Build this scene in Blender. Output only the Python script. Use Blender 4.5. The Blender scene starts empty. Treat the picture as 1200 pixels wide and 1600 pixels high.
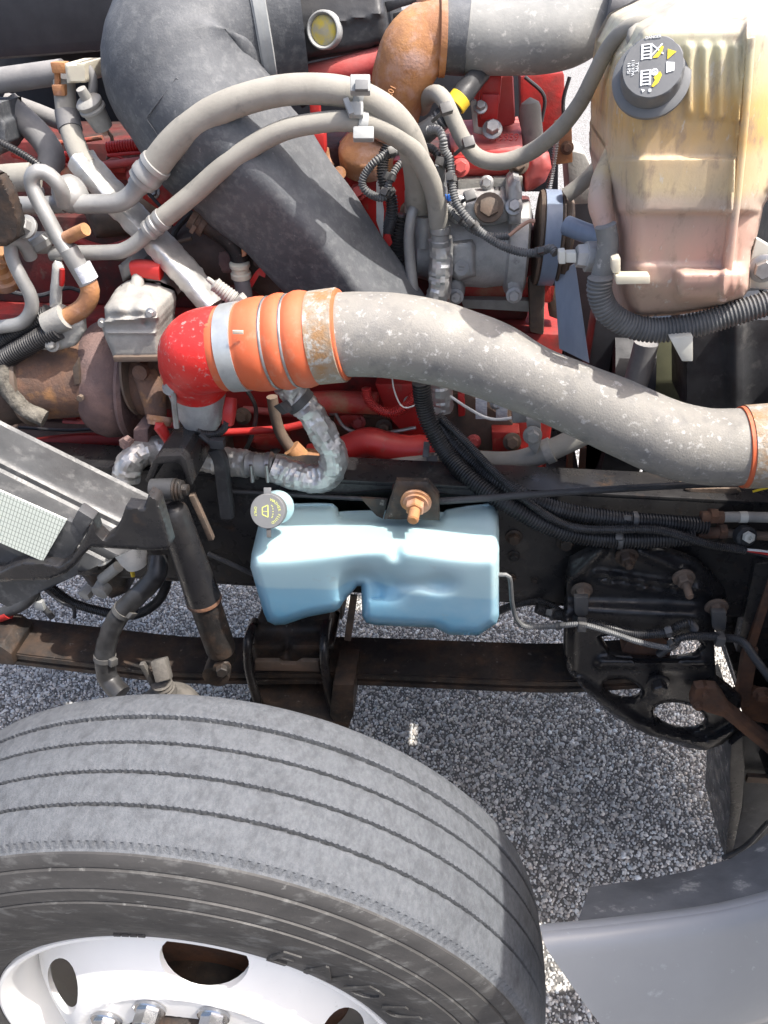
import bpy, bmesh, math, random
import numpy as np
from mathutils import Vector, Matrix, noise
from mathutils.geometry import delaunay_2d_cdt
random.seed(7); rng = np.random.default_rng(7)
sc = bpy.context.scene
COL = sc.collection

# ------------------------------------------------------------------ camera
CAM = Vector((.317, -.574, 1.802)); PITCH = .6195; YAW = -.0955; FPX = 1226.0
Fv = Vector((math.sin(YAW)*math.cos(PITCH), math.cos(YAW)*math.cos(PITCH), -math.sin(PITCH)))
Rv = Fv.cross(Vector((0, 0, 1))).normalized(); Uv = Rv.cross(Fv)
cd = bpy.data.cameras.new('camera'); co = bpy.data.objects.new('camera', cd); COL.objects.link(co)
cd.sensor_fit = 'VERTICAL'; cd.sensor_height = 24; cd.lens = 24*FPX/1600; cd.clip_end = 2000; cd.clip_start = .02
co.matrix_world = Matrix(((Rv.x, Uv.x, -Fv.x, CAM.x), (Rv.y, Uv.y, -Fv.y, CAM.y), (Rv.z, Uv.z, -Fv.z, CAM.z), (0, 0, 0, 1)))
sc.camera = co
sc.render.resolution_x = 768; sc.render.resolution_y = 1024

# ------------------------------------------------------------------ light
SUN = Vector((.46, -.13, .88)).normalized()          # towards the sun
w = bpy.data.worlds.new('World'); sc.world = w; w.use_nodes = True
nt = w.node_tree; bg = nt.nodes['Background']
sky = nt.nodes.new('ShaderNodeTexSky'); sky.sky_type = 'NISHITA'; sky.sun_disc = False
sky.air_density = .8; sky.dust_density = 5.0; sky.ozone_density = .8; sky.sun_elevation = math.asin(SUN.z); sky.sun_rotation = math.atan2(SUN.x, SUN.y)
nt.links.new(sky.outputs[0], bg.inputs[0]); bg.inputs[1].default_value = .15
sl = bpy.data.lights.new('sun', 'SUN'); sl.energy = 3.0; sl.angle = math.radians(.53); sl.color = (1, .96, .90)
so = bpy.data.objects.new('sun', sl); COL.objects.link(so); so.rotation_euler = SUN.to_track_quat('Z', 'Y').to_euler()
vs = sc.view_settings; vs.view_transform = 'Standard'; vs.look = 'None'; vs.exposure = 1.25; vs.gamma = 1; vs.use_curve_mapping = False

# ------------------------------------------------------------------ pixel helpers
def ray(px, py): return Fv + Rv*((px-600)/FPX) + Uv*((800-py)/FPX)
def A(px, py, y):                     # the point on the upright plane y (parallel to the truck's side)
    d = ray(px, py); return CAM + d*((y-CAM.y)/d.y)
def Zp(px, py, z):                    # the point at height z
    d = ray(px, py); return CAM + d*((z-CAM.z)/d.z)
def mpp(p): return (p-CAM).dot(Fv)/FPX
def P(px, py, y, wpx):                # centre and radius of a round thing wpx pixels wide
    v = A(px, py, y); return (v, wpx*.5*mpp(v))
def PL(lst, y=None, w=None):
    out = []
    for q in lst:
        if y is not None and w is not None and len(q) == 2: out.append(P(q[0], q[1], y, w))
        elif w is not None and len(q) == 3: out.append(P(q[0], q[1], q[2], w))
        elif y is not None and len(q) == 3: out.append(P(q[0], q[1], y, q[2]))
        else: out.append(P(*q))
    return out
def toCam(p): return (CAM-p).normalized()

# ------------------------------------------------------------------ materials
MATS = {}
def mat(name, c1, c2=None, scale=18, lo=.38, hi=.62, rough=.55, rough2=None, metal=0, bump=.15, bscale=160, dust=0,
        dustc=(.42, .39, .34), spot=None, stretch=None, sss=0, spec=.5, ramp=None, coat=0, trans=0, spot2=None):
    m = bpy.data.materials.new(name); m.use_nodes = True; MATS[name] = m
    t = m.node_tree; N = t.nodes.new; L = t.links.new; b = t.nodes['Principled BSDF']
    tc = N('ShaderNodeTexCoord'); src = tc.outputs['Object']
    if stretch:
        mp = N('ShaderNodeMapping'); mp.inputs['Scale'].default_value = stretch; L(src, mp.inputs[0]); srcs = mp.outputs[0]
    else: srcs = src
    def noi(s, det=5, r=.6, v=srcs):
        n = N('ShaderNodeTexNoise'); n.inputs['Scale'].default_value = s; n.inputs['Detail'].default_value = det
        n.inputs['Roughness'].default_value = r; L(v, n.inputs['Vector']); return n.outputs['Fac']
    def rng_(f, a, z, o0=0, o1=1):
        r = N('ShaderNodeMapRange'); r.inputs[1].default_value = a; r.inputs[2].default_value = z
        r.inputs[3].default_value = o0; r.inputs[4].default_value = o1; L(f, r.inputs[0]); return r.outputs[0]
    def mix(f, a, c):
        x = N('ShaderNodeMix'); x.data_type = 'RGBA'; L(f, x.inputs[0])
        for s, v in ((6, a), (7, c)):
            if isinstance(v, tuple): x.inputs[s].default_value = (*v, 1)
            else: L(v, x.inputs[s])
        return x.outputs[2]
    if ramp:
        sp = N('ShaderNodeSeparateXYZ'); L(src, sp.inputs[0])
        ad = N('ShaderNodeMath'); ad.operation = 'ADD'; L(sp.outputs[2], ad.inputs[0])
        L(rng_(noi(9, 4), 0, 1, -ramp[2], ramp[2]), ad.inputs[1])
        f = rng_(ad.outputs[0], ramp[0], ramp[1])
        cr = N('ShaderNodeValToRGB'); L(f, cr.inputs[0]); e = cr.color_ramp.elements
        for i, (pos, c) in enumerate(ramp[3]):
            if i < 2: e[i].position = pos
            else: e.new(pos)
            e[i].color = (*c, 1)
        base = cr.outputs[0]
        if c2: base = mix(rng_(noi(scale), lo, hi, 0, .6), base, c2)
    else:
        base = mix(rng_(noi(scale), lo, hi), c1, c2 if c2 else tuple(x*.8 for x in c1))
    for s_ in (spot, spot2):
        if s_:                                  # (colour, scale, threshold[, softness])
            sf = s_[3] if len(s_) > 3 else .05
            base = mix(rng_(noi(s_[1], 6, .65), s_[2]-sf, s_[2]+sf), base, s_[0])
    if dust:
        g = N('ShaderNodeNewGeometry'); s2 = N('ShaderNodeSeparateXYZ'); L(g.outputs['Normal'], s2.inputs[0])
        up = rng_(s2.outputs[2], -.1, .9, .25, 1)
        mu = N('ShaderNodeMath'); mu.operation = 'MULTIPLY'; L(up, mu.inputs[0]); L(rng_(noi(26, 7, .7), .3, .7, .35*dust, dust), mu.inputs[1])
        mu.use_clamp = True
        base = mix(mu.outputs[0], base, dustc)
    L(base, b.inputs['Base Color'])
    b.inputs['Metallic'].default_value = metal
    if rough2 is None: rough2 = min(1, rough+.15)
    L(rng_(noi(scale*2.3), .35, .65, rough, rough2), b.inputs['Roughness'])
    b.inputs['Specular IOR Level'].default_value = spec
    if coat: b.inputs['Coat Weight'].default_value = coat; b.inputs['Coat Roughness'].default_value = .12
    if trans: b.inputs['Transmission Weight'].default_value = trans; b.inputs['IOR'].default_value = 1.3
    if sss:
        b.inputs['Subsurface Weight'].default_value = sss; b.inputs['Subsurface Radius'].default_value = (.02, .02, .02); b.inputs['Subsurface Scale'].default_value = 1
    if bump:
        bp = N('ShaderNodeBump'); bp.inputs['Strength'].default_value = bump; bp.inputs['Distance'].default_value = .004
        L(noi(bscale, 5, .65, src), bp.inputs['Height']); L(bp.outputs[0], b.inputs['Normal'])
    return m
mat('black_plastic', (.022, .023, .026), (.040, .042, .046), rough=.40, dust=.14, dustc=(.20, .19, .18), bump=.12, spec=.3, spot=((.08, .08, .08), 30, .66, .08))
mat('duct_plastic', (.042, .046, .053), (.066, .071, .080), scale=7, rough=.55, rough2=.75, dust=.55, dustc=(.19, .195, .20), bump=.25, bscale=260, spec=.35, spot=((.13, .134, .137), 70, .62, .14), spot2=((.16, .163, .165), 120, .68, .05))
mat('conduit', (.012, .0125, .014), (.032, .033, .036), scale=30, rough=.30, dust=.12, dustc=(.24, .22, .2), bump=.05)
mat('dusty_conduit', (.05, .055, .06), (.11, .115, .12), scale=30, rough=.45, dust=.5, dustc=(.36, .35, .33), bump=.05)
mat('black_paint', (.014, .014, .016), (.027, .026, .026), scale=14, rough=.20, rough2=.42, dust=.07, dustc=(.12, .11, .10), bump=.12, bscale=90, spec=.4, spot=((.06, .038, .025), 26, .68, .08))
mat('black_rusty', (.012, .0115, .012), (.032, .027, .024), scale=12, rough=.40, rough2=.75, dust=.2, dustc=(.085, .075, .066), bump=.4, bscale=90, spec=.35, spot=((.095, .055, .033), 18, .60, .16), spot2=((.20, .18, .16), 60, .68, .05))
mat('rubber_hose', (.235, .222, .195), (.30, .285, .25), scale=14, rough=.85, dust=.5, dustc=(.35, .33, .285), bump=.15, bscale=300, spot=((.17, .165, .15), 34, .66, .08))
mat('dark_hose', (.09, .092, .10), (.16, .16, .165), scale=10, rough=.7, dust=.55, dustc=(.38, .36, .33), bump=.12, bscale=300)
mat('grey_hose', (.13, .135, .135), (.22, .22, .21), scale=9, rough=.75, dust=.5, dustc=(.36, .355, .33), bump=.2, bscale=200, spot=((.36, .35, .33), 60, .62))
mat('aluminium', (.33, .33, .32), (.24, .24, .235), scale=16, rough=.45, metal=.4, bump=.12, dust=.35, dustc=(.40, .385, .35))
mat('cast_aluminium', (.50, .50, .495), (.35, .355, .355), scale=22, rough=.45, metal=.4, bump=.35, bscale=260, dust=.3, dustc=(.5, .49, .46), spot=((.2, .2, .2), 30, .66))
mat('pipe_aluminium', (.275, .262, .234), (.21, .203, .19), scale=7, rough=.55, rough2=.8, metal=.12, bump=.25, bscale=340, dust=.30, dustc=(.33, .30, .25), spot=((.15, .148, .146), 30, .61, .10), spot2=((.44, .43, .41), 95, .62, .05))
mat('dull_aluminium', (.33, .325, .30), (.23, .225, .21), scale=20, rough=.7, metal=.2, bump=.3, bscale=200, dust=.5, dustc=(.50, .48, .44))
mat('foil', (.62, .615, .595), (.46, .455, .44), scale=25, rough=.30, rough2=.5, metal=.7, bump=.35, bscale=90, dust=.15, dustc=(.55, .52, .47))
mat('steel', (.42, .42, .42), (.30, .29, .28), scale=40, rough=.4, metal=.8, bump=.1, dust=.15)
mat('band_steel', (.55, .58, .58), (.46, .48, .48), scale=30, rough=.38, metal=.6, bump=.05, dust=.15, dustc=(.55, .53, .5))
mat('rust_band', (.34, .31, .26), (.36, .21, .10), scale=30, rough=.65, metal=.3, bump=.4, bscale=260, spot=((.46, .44, .40), 70, .57))
mat('rust', (.15, .068, .036), (.075, .042, .03), scale=22, rough=.85, bump=.45, bscale=160, dust=.2, dustc=(.32, .24, .17))
mat('orange_rust', (.42, .19, .065), (.30, .13, .06), scale=20, rough=.8, bump=.4, bscale=150, dust=.22, dustc=(.46, .37, .27), spot=((.48, .30, .24), 16, .6, .1))
mat('cast_rust', (.20, .125, .11), (.125, .08, .075), scale=22, rough=.85, bump=.6, bscale=230, dust=.28, dustc=(.30, .22, .20), spot=((.06, .055, .065), 9, .62, .1))
mat('turbine_rust', (.17, .085, .05), (.10, .062, .05), scale=16, rough=.85, bump=.5, bscale=170, dust=.2, dustc=(.26, .19, .15), spot=((.05, .035, .03), 9, .58, .1), spot2=((.30, .15, .06), 20, .63, .08))
mat('dirty_steel', (.10, .093, .084), (.05, .047, .044), scale=40, rough=.8, bump=.4, dust=.3, dustc=(.24, .22, .19))
mat('brown_steel', (.13, .085, .06), (.07, .055, .045), scale=20, rough=.7, bump=.3, dust=.3, dustc=(.32, .26, .2))
mat('red_paint', (.50, .014, .012), (.40, .012, .012), scale=10, rough=.38, bump=.06, dust=.16, dustc=(.50, .27, .24), spot=((.30, .09, .06), 24, .66))
mat('red_dusty', (.50, .03, .028), (.40, .05, .045), scale=10, rough=.55, bump=.15, dust=.48, dustc=(.52, .30, .27))
mat('red_worn', (.46, .022, .016), (.34, .02, .015), scale=12, rough=.5, bump=.35, bscale=120, dust=.2, dustc=(.42, .24, .19), spot=((.30, .15, .08), 14, .56, .1))
mat('red_elbow', (.64, .014, .011), (.56, .013, .011), scale=8, rough=.36, rough2=.5, bump=.2, bscale=120, spot=((.58, .36, .34), 60, .645, .02), spot2=((.50, .20, .18), 120, .63, .05), dust=.14, dustc=(.5, .22, .20))
mat('orange_silicone', (.60, .105, .032), (.54, .115, .042), scale=12, rough=.5, bump=.06, dust=.34, dustc=(.50, .235, .14), sss=.05, spot=((.50, .22, .13), 30, .64, .1))
mat('washer_plastic', (.5, .7, .76), (.52, .66, .70), scale=5, lo=.45, hi=.75, rough=.32, bump=.03, sss=.4, spot=((.40, .44, .42), 14, .70, .08), ramp=(.83, 1.01, .010, [(0, (.13, .38, .56)), (.30, (.24, .49, .64)), (.47, (.27, .49, .61)), (.51, (.40, .59, .65)), (.80, (.44, .62, .65)), (1, (.38, .55, .58))]))
mat('tank_plastic', (.6, .5, .3), (.38, .31, .24), scale=13, lo=.45, hi=.72, rough=.40, rough2=.6, bump=.12, bscale=120, sss=.25, stretch=(1.5, 1.5, .7), spot=((.30, .22, .17), 36, .64, .10), spot2=((.56, .53, .47), 60, .665, .05),
    ramp=(1.418, 1.750, .022, [(0, (.46, .33, .26)), (.12, (.50, .31, .25)), (.30, (.52, .35, .28)), (.40, (.50, .40, .31)), (.44, (.58, .46, .28)), (.55, (.59, .44, .26)), (.62, (.58, .37, .14)), (.72, (.60, .40, .15)), (.79, (.60, .50, .28)), (.90, (.54, .51, .35)), (1, (.48, .43, .36))]))
mat('clear_tab', (.62, .58, .45), (.55, .5, .4), rough=.4, bump=.03, sss=.2)
mat('white_plastic', (.62, .62, .56), (.55, .54, .48), rough=.45, bump=.03)
mat('tread', (.082, .089, .099), (.105, .113, .125), scale=70, lo=.3, hi=.7, rough=.8, bump=.5, bscale=420, stretch=(1.2, .8, 1.2), spot=((.135, .142, .153), 150, .55, .16), spot2=((.062, .066, .073), 45, .62, .14))
mat('sidewall', (.030, .029, .029), (.044, .042, .041), scale=14, rough=.6, bump=.10, dust=.20, dustc=(.12, .117, .11), spot=((.115, .115, .112), 24, .62, .08), spot2=((.14, .14, .135), 70, .67, .05), stretch=(1, 1, 2.6))
mat('wheel_paint', (.82, .81, .78), (.78, .77, .74), scale=6, rough=.32, bump=.03, spot=((.56, .46, .34), 11, .71, .05), spot2=((.60, .58, .54), 60, .70, .05))
mat('chrome', (.6, .6, .61), (.45, .45, .46), rough=.15, metal=1, bump=.02)
mat('bumper_paint', (.33, .338, .343), (.295, .303, .308), scale=4, rough=.30, rough2=.42, bump=.05, bscale=60, coat=.08, dust=.10, dustc=(.33, .325, .31), spot=((.46, .47, .48), 16, .70, .04), spot2=((.40, .41, .42), 90, .69, .03))
mat('bumper_lower', (.30, .31, .30), (.27, .28, .275), scale=5, rough=.5, bump=.05)
mat('flap_rubber', (.085, .09, .097), (.14, .145, .152), scale=12, rough=.6, bump=.2, dust=.25, dustc=(.33, .33, .32), spot=((.42, .41, .38), 26, .65, .05))
mat('shield_plastic', (.028, .03, .032), (.05, .052, .056), scale=9, rough=.34, bump=.15, dust=.5, dustc=(.105, .107, .107), spot=((.018, .018, .02), 8, .55, .06), spot2=((.13, .13, .128), 40, .63, .1))
mat('dirt_crust', (.20, .185, .155), (.075, .068, .058), scale=50, rough=.95, bump=.8, bscale=180)
mat('belt', (.19, .245, .34), (.22, .28, .38), scale=8, rough=.3, bump=.05, stretch=(8, 8, 1), dust=.15)  # blue sky reflection painted in as the base colour
mat('green_panel', (.17, .17, .10), (.12, .125, .08), scale=8, rough=.6, bump=.1)
mat('yellow', (.75, .52, .03), (.6, .42, .03), rough=.6, bump=.1)
mat('dial_yellow', (.62, .50, .08), (.4, .38, .28), scale=60, rough=.5, bump=.1)
mat('print_yellow', (.80, .58, .03), (.78, .56, .03), rough=.5, bump=0)
mat('print_white', (.74, .76, .76), (.75, .77, .77), rough=.5, bump=0)
mat('print_lime', (.62, .66, .16), (.58, .62, .15), rough=.5, bump=0)
mat('cap_grey', (.12, .125, .13), (.15, .155, .16), scale=10, rough=.5, bump=.05, dust=.25, dustc=(.3, .29, .28))
mat('tie', (.03, .032, .036), (.06, .062, .066), rough=.4, bump=0, dust=.3)
mat('grey_clip', (.26, .275, .28), (.34, .355, .355), rough=.55, bump=.08, dust=.35)
mat('blue_clip', (.03, .16, .55), (.03, .13, .5), rough=.4, bump=0)
mat('wire_red', (.5, .03, .03), rough=.4, bump=0); mat('wire_white', (.75, .75, .72), rough=.4, bump=0); mat('wire_yellow', (.8, .6, .03), rough=.4, bump=0)
mat('copper', (.55, .32, .22), (.4, .24, .18), rough=.5, bump=.1)
mat('oily_iron', (.030, .022, .020), (.07, .045, .035), scale=14, rough=.6, bump=.3, dust=.25, dustc=(.16, .12, .10))
mat('block_red', (.42, .014, .012), (.28, .014, .012), scale=9, rough=.5, bump=.2, dust=.2, dustc=(.22, .12, .10), spot=((.07, .03, .025), 8, .56, .1))
mat('block_shaded_grimy', (.17, .012, .011), (.075, .012, .011), scale=11, rough=.55, bump=.3, dust=.3, dustc=(.13, .075, .06), spot=((.03, .02, .018), 9, .52, .12), spot2=((.14, .09, .07), 40, .66, .08))  # red darkened to stand for shade, with grime blotches
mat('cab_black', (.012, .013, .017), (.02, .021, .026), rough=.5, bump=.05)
mat('label_paper', (.66, .67, .68), (.5, .52, .56), scale=120, lo=.45, hi=.5, rough=.5, bump=0, stretch=(1, 1, 3))
mat('white_wrap', (.62, .61, .57), (.5, .49, .45), scale=30, rough=.7, bump=.3, bscale=300)

def asphalt():
    m = mat('asphalt', (.125, .12, .113), (.17, .163, .153), scale=60, rough=.9, bump=.3, bscale=300)
    t = m.node_tree; b = t.nodes['Principled BSDF']; N = t.nodes.new; L = t.links.new
    old = b.inputs['Base Color'].links[0].from_socket
    tc = N('ShaderNodeTexCoord'); v = N('ShaderNodeTexVoronoi'); v.inputs['Scale'].default_value = 90; L(tc.outputs['Object'], v.inputs['Vector'])
    r = N('ShaderNodeMapRange'); r.inputs[1].default_value = .30; r.inputs[2].default_value = .55; r.inputs[3].default_value = 1; r.inputs[4].default_value = 0
    L(v.outputs['Distance'], r.inputs[0])
    # far field only: the near field is covered by modelled stones
    sp = N('ShaderNodeSeparateXYZ'); L(tc.outputs['Object'], sp.inputs[0])
    far = N('ShaderNodeMapRange'); far.inputs[1].default_value = 1.75; far.inputs[2].default_value = 1.85; L(sp.outputs[1], far.inputs[0])
    mu = N('ShaderNodeMath'); mu.operation = 'MULTIPLY'; L(r.outputs[0], mu.inputs[0]); L(far.outputs[0], mu.inputs[1])
    x = N('ShaderNodeMix'); x.data_type = 'RGBA'; L(mu.outputs[0], x.inputs[0]); L(old, x.inputs[6]); x.inputs[7].default_value = (.40, .40, .40, 1)
    L(x.outputs[2], b.inputs['Base Color'])
    s = mat('aggregate', (.50, .478, .445), (.66, .632, .59), scale=200, rough=.85, bump=.3, bscale=500)
    t = s.node_tree; b = t.nodes['Principled BSDF']; N = t.nodes.new; L = t.links.new
    old = b.inputs['Base Color'].links[0].from_socket
    at = N('ShaderNodeAttribute'); at.attribute_name = 'shade'
    x = N('ShaderNodeMix'); x.data_type = 'RGBA'; x.blend_type = 'MULTIPLY'; x.inputs[0].default_value = 1
    L(old, x.inputs[6]); L(at.outputs['Color'], x.inputs[7]); L(x.outputs[2], b.inputs['Base Color'])
asphalt()
def grid_mat():
    m = mat('filter_mesh', (.66, .70, .62), (.60, .64, .57), scale=5, rough=.6, bump=0)
    t = m.node_tree; b = t.nodes['Principled BSDF']; N = t.nodes.new; L = t.links.new
    old = b.inputs['Base Color'].links[0].from_socket
    tc = N('ShaderNodeTexCoord'); br = N('ShaderNodeTexBrick'); br.offset = 0; br.inputs['Scale'].default_value = 1
    br.inputs['Brick Width'].default_value = .0046; br.inputs['Row Height'].default_value = .0085; br.inputs['Mortar Size'].default_value = .00045
    br.inputs['Color1'].default_value = br.inputs['Color2'].default_value = (1, 1, 1, 1); br.inputs['Mortar'].default_value = (.38, .40, .37, 1)
    L(tc.outputs['UV'], br.inputs['Vector'])
    x = N('ShaderNodeMix'); x.data_type = 'RGBA'; x.blend_type = 'MULTIPLY'; x.inputs[0].default_value = 1
    L(old, x.inputs[6]); L(br.outputs[0], x.inputs[7]); L(x.outputs[2], b.inputs['Base Color'])
grid_mat()

# ------------------------------------------------------------------ mesh builder
def smooth_path(pts, step):
    """Catmull-Rom through (Vector, radius), resampled by arc length"""
    if len(pts) == 2: dense = [(pts[0][0].lerp(pts[1][0], i/40), pts[0][1]*(1-i/40)+pts[1][1]*i/40) for i in range(41)]
    else:
        q = [(pts[0][0]*2-pts[1][0], pts[0][1])]+list(pts)+[(pts[-1][0]*2-pts[-2][0], pts[-1][1])]
        dense = []
        for i in range(1, len(q)-2):
            (p0, r0), (p1, r1), (p2, r2), (p3, r3) = q[i-1:i+3]
            for k in range(24):
                t = k/24; t2 = t*t; t3 = t2*t
                p = .5*((2*p1)+(p2-p0)*t+(2*p0-5*p1+4*p2-p3)*t2+(3*p1-p0-3*p2+p3)*t3)
                s = t*t*(3-2*t); dense.append((p, r1*(1-s)+r2*s))
        dense.append((pts[-1][0].copy(), pts[-1][1]))
    L = [0]
    for a, b in zip(dense, dense[1:]): L.append(L[-1]+(b[0]-a[0]).length)
    n = max(3, int(L[-1]/step)+1); out = []; j = 0
    for i in range(n):
        s = L[-1]*i/(n-1)
        while j < len(L)-2 and L[j+1] < s: j += 1
        f = (s-L[j])/max(1e-9, L[j+1]-L[j])
        out.append((dense[j][0].lerp(dense[j+1][0], f), dense[j][1]*(1-f)+dense[j+1][1]*f, s))
    return out
class MB:
    def __init__(s): s.v = []; s.f = []; s.mi = []; s.uv = None
    def add(s, v, f, mi=0):
        o = len(s.v); s.v += [Vector(x) for x in v]; s.f += [[i+o for i in q] for q in f]; s.mi += [mi]*len(f); return s
    def tube(s, pts, n=16, step=.008, corr=None, crink=None, sq=2.0, flat=1.0, up=None, mi=0, roundends=False):
        if corr: step = corr[0]/4
        sp = smooth_path(pts, step); m = len(sp); V = []; Fc = []
        nrm = None
        for i, (p, r, d) in enumerate(sp):
            t = (sp[min(i+1, m-1)][0]-sp[max(i-1, 0)][0]).normalized()
            if nrm is None:
                u = up or (Vector((0, 0, 1)) if abs(t.z) < .9 else Vector((0, -1, 0)))
                nrm = (u-t*u.dot(t)).normalized()
            else: nrm = (nrm-t*nrm.dot(t)).normalized()
            bi = t.cross(nrm)
            if corr: r = r*(1+corr[1]*(1 if i % 4 in (1, 2) else -1)*.5)
            if roundends:
                e = min(d, sp[-1][2]-d); R0 = r
                if e < R0: r = R0*math.sqrt(max(.0025, 1-(1-e/R0)**2))
            q = sq if not isinstance(sq, (list, tuple)) else sq[0]+(sq[1]-sq[0])*min(1, max(0, (i/(m-1))*sq[2]-sq[3]))
            for k in range(n):
                a = 2*math.pi*k/n; c, sn = math.cos(a), math.sin(a)
                if q != 2: c = math.copysign(abs(c)**(2/q), c); sn = math.copysign(abs(sn)**(2/q), sn)
                x = p+nrm*(r*c*flat)+bi*(r*sn)
                if crink:
                    nn = .6-2*abs(noise.noise(x*crink[1]))+.6*(.5-2*abs(noise.noise(x*crink[1]*2.3+Vector((3, 1, 7))))); x = x+(x-p).normalized()*nn*crink[0]
                V.append(x)
        for i in range(m-1):
            for k in range(n):
                k2 = (k+1) % n; Fc.append([i*n+k, i*n+k2, (i+1)*n+k2, (i+1)*n+k])
        Fc.append(list(range(n))[::-1]); Fc.append([(m-1)*n+k for k in range(n)])
        return s.add(V, Fc, mi)
    def lathe(s, p0, ax, prof, n=32, mi=0, ref=None, fn=None, close=True):
        ax = Vector(ax).normalized(); u = ref or (Vector((0, 0, 1)) if abs(ax.z) < .9 else Vector((1, 0, 0)))
        u = (u-ax*u.dot(ax)).normalized(); w_ = ax.cross(u); V = []; Fc = []; m = len(prof)
        for i, (t, r) in enumerate(prof):
            for k in range(n):
                a = 2*math.pi*k/n; rr = fn(i, k, r) if fn else r
                V.append(p0+ax*t+(u*math.cos(a)+w_*math.sin(a))*max(rr, 1e-5))
        for i in range(m-1):
            for k in range(n):
                k2 = (k+1) % n; Fc.append([i*n+k, i*n+k2, (i+1)*n+k2, (i+1)*n+k])
        if close: Fc.append(list(range(n))[::-1]); Fc.append([(m-1)*n+k for k in range(n)])
        return s.add(V, Fc, mi)
    def frombm(s, bm, mi=0):
        bm.verts.index_update(); v = [x.co.copy() for x in bm.verts]; f = [[q.index for q in fc.verts] for fc in bm.faces]
        bm.free(); return s.add(v, f, mi)
    def slab(s, pts, vec, bev=.002, mi=0, seg=2):
        vec = Vector(vec); bm = bmesh.new(); vs_ = [bm.verts.new(p) for p in pts]; f = bm.faces.new(vs_); f.normal_update()
        if f.normal.dot(vec) > 0: f.normal_flip()
        r = bmesh.ops.extrude_face_region(bm, geom=[f]); nv = [e for e in r['geom'] if isinstance(e, bmesh.types.BMVert)]
        bmesh.ops.translate(bm, verts=nv, vec=vec)
        if not any(len(x.verts) == len(pts) and set(x.verts) == set(vs_) for x in bm.faces): bm.faces.new(vs_)
        bmesh.ops.recalc_face_normals(bm, faces=bm.faces)
        if bev: bmesh.ops.bevel(bm, geom=list(bm.edges), offset=bev, segments=seg, affect='EDGES', profile=.6, clamp_overlap=True)
        return s.frombm(bm, mi)
    def pslab(s, px, y, dep, bev=.002, mi=0): return s.slab([A(a, b, y) for a, b in px], (0, dep, 0), bev, mi)
    def box(s, c, hx, hy, hz, ax=None, bev=.002, mi=0):
        c = Vector(c); X, Y, Zz = ax if ax else (Vector((1, 0, 0)), Vector((0, 1, 0)), Vector((0, 0, 1)))
        return s.slab([c-X*hx-Y*hy-Zz*hz, c+X*hx-Y*hy-Zz*hz, c+X*hx-Y*hy+Zz*hz, c-X*hx-Y*hy+Zz*hz], Y*(2*hy), bev, mi)
    def beam(s, a, b, wd, th, up=Vector((0, -1, 0)), bev=.002, mi=0):
        d = (b-a); t = d.normalized(); n = (up-t*up.dot(t)).normalized(); sd = t.cross(n)
        return s.slab([a-sd*wd/2+n*th/2, b-sd*wd/2+n*th/2, b+sd*wd/2+n*th/2, a+sd*wd/2+n*th/2], -n*th, bev, mi)
    def bolt(s, p, ax, r, stud=0, washer=True, mi=0, h=None):
        ax = Vector(ax).normalized(); h = h or r*1.1; t = 0
        if washer: s.lathe(p, ax, [(-.001, r*1.45), (r*.25, r*1.45), (r*.3, r*1.38)], 20, mi); t = r*.3
        s.lathe(p+ax*t, ax, [(0, r), (h*.86, r), (h, r*.86)], 6, mi)
        if stud: s.lathe(p+ax*(t+h), ax, [(0, r*.5), (stud*.9, r*.5), (stud, r*.42)], 12, mi)
        return s
    def relief(s, outline, yfun, back, step=5, holes=(), mi=0, chaikin=0, thick=None, mp=None):
        mp = mp or A
        def resamp(o):
            for _ in range(chaikin):
                o = [q for a, b in zip(o, o[1:]+o[:1]) for q in ((a[0]*.75+b[0]*.25, a[1]*.75+b[1]*.25), (a[0]*.25+b[0]*.75, a[1]*.25+b[1]*.75))]
            out = []
            for a, b in zip(o, o[1:]+o[:1]):
                d = math.hypot(b[0]-a[0], b[1]-a[1]); k = max(1, round(d/step))
                out += [(a[0]+(b[0]-a[0])*i/k, a[1]+(b[1]-a[1])*i/k) for i in range(k)]
            return out
        loops = [resamp(list(outline))]+[resamp(list(h)) for h in holes]
        B = [np.array(l) for l in loops]
        def inside(p, poly):
            x, y = p[:, 0], p[:, 1]; r = np.zeros(len(p), bool); a = poly; b = np.roll(poly, -1, 0)
            for (x0, y0), (x1, y1) in zip(a, b):
                if y0 == y1: continue
                c = ((y0 > y) != (y1 > y)) & (x < (x1-x0)*(y-y0)/(y1-y0)+x0); r ^= c
            return r
        allb = np.concatenate(B); mn = B[0].min(0); mx = B[0].max(0)
        gx, gy = np.meshgrid(np.arange(mn[0]+step/2, mx[0], step), np.arange(mn[1]+step/2, mx[1], step)); G = np.stack([gx.ravel(), gy.ravel()], 1)
        ok = inside(G, B[0])
        for h in B[1:]: ok &= ~inside(G, h)
        G = G[ok]; D = np.sqrt(((G[:, None, :]-allb[None])**2).sum(2)).min(1); k = D > step*.6; G = G[k]; D = D[k]
        G = G+rng.uniform(-.12, .12, G.shape)*step
        pts = np.concatenate([allb, G]); dist = np.concatenate([np.zeros(len(allb)), D]); edges = []; o = 0
        for l in loops: edges += [(o+i, o+(i+1) % len(l)) for i in range(len(l))]; o += len(l)
        res = delaunay_2d_cdt([Vector(p) for p in pts], edges, [], 0, 1e-4)
        vv, fs, orig = res[0], res[2], res[3]
        nv = np.array([(v.x, v.y) for v in vv]); d2 = np.array([dist[q[0]] if q else 0 for q in orig])
        cen = np.array([nv[list(f)].mean(0) for f in fs]); ok = inside(cen, B[0])
        for h in B[1:]: ok &= ~inside(cen, h)
        fs = [list(f) for f, k_ in zip(fs, ok) if k_]
        Y = yfun(nv[:, 0], nv[:, 1], d2); Y = np.broadcast_to(Y, (len(nv),))
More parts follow.
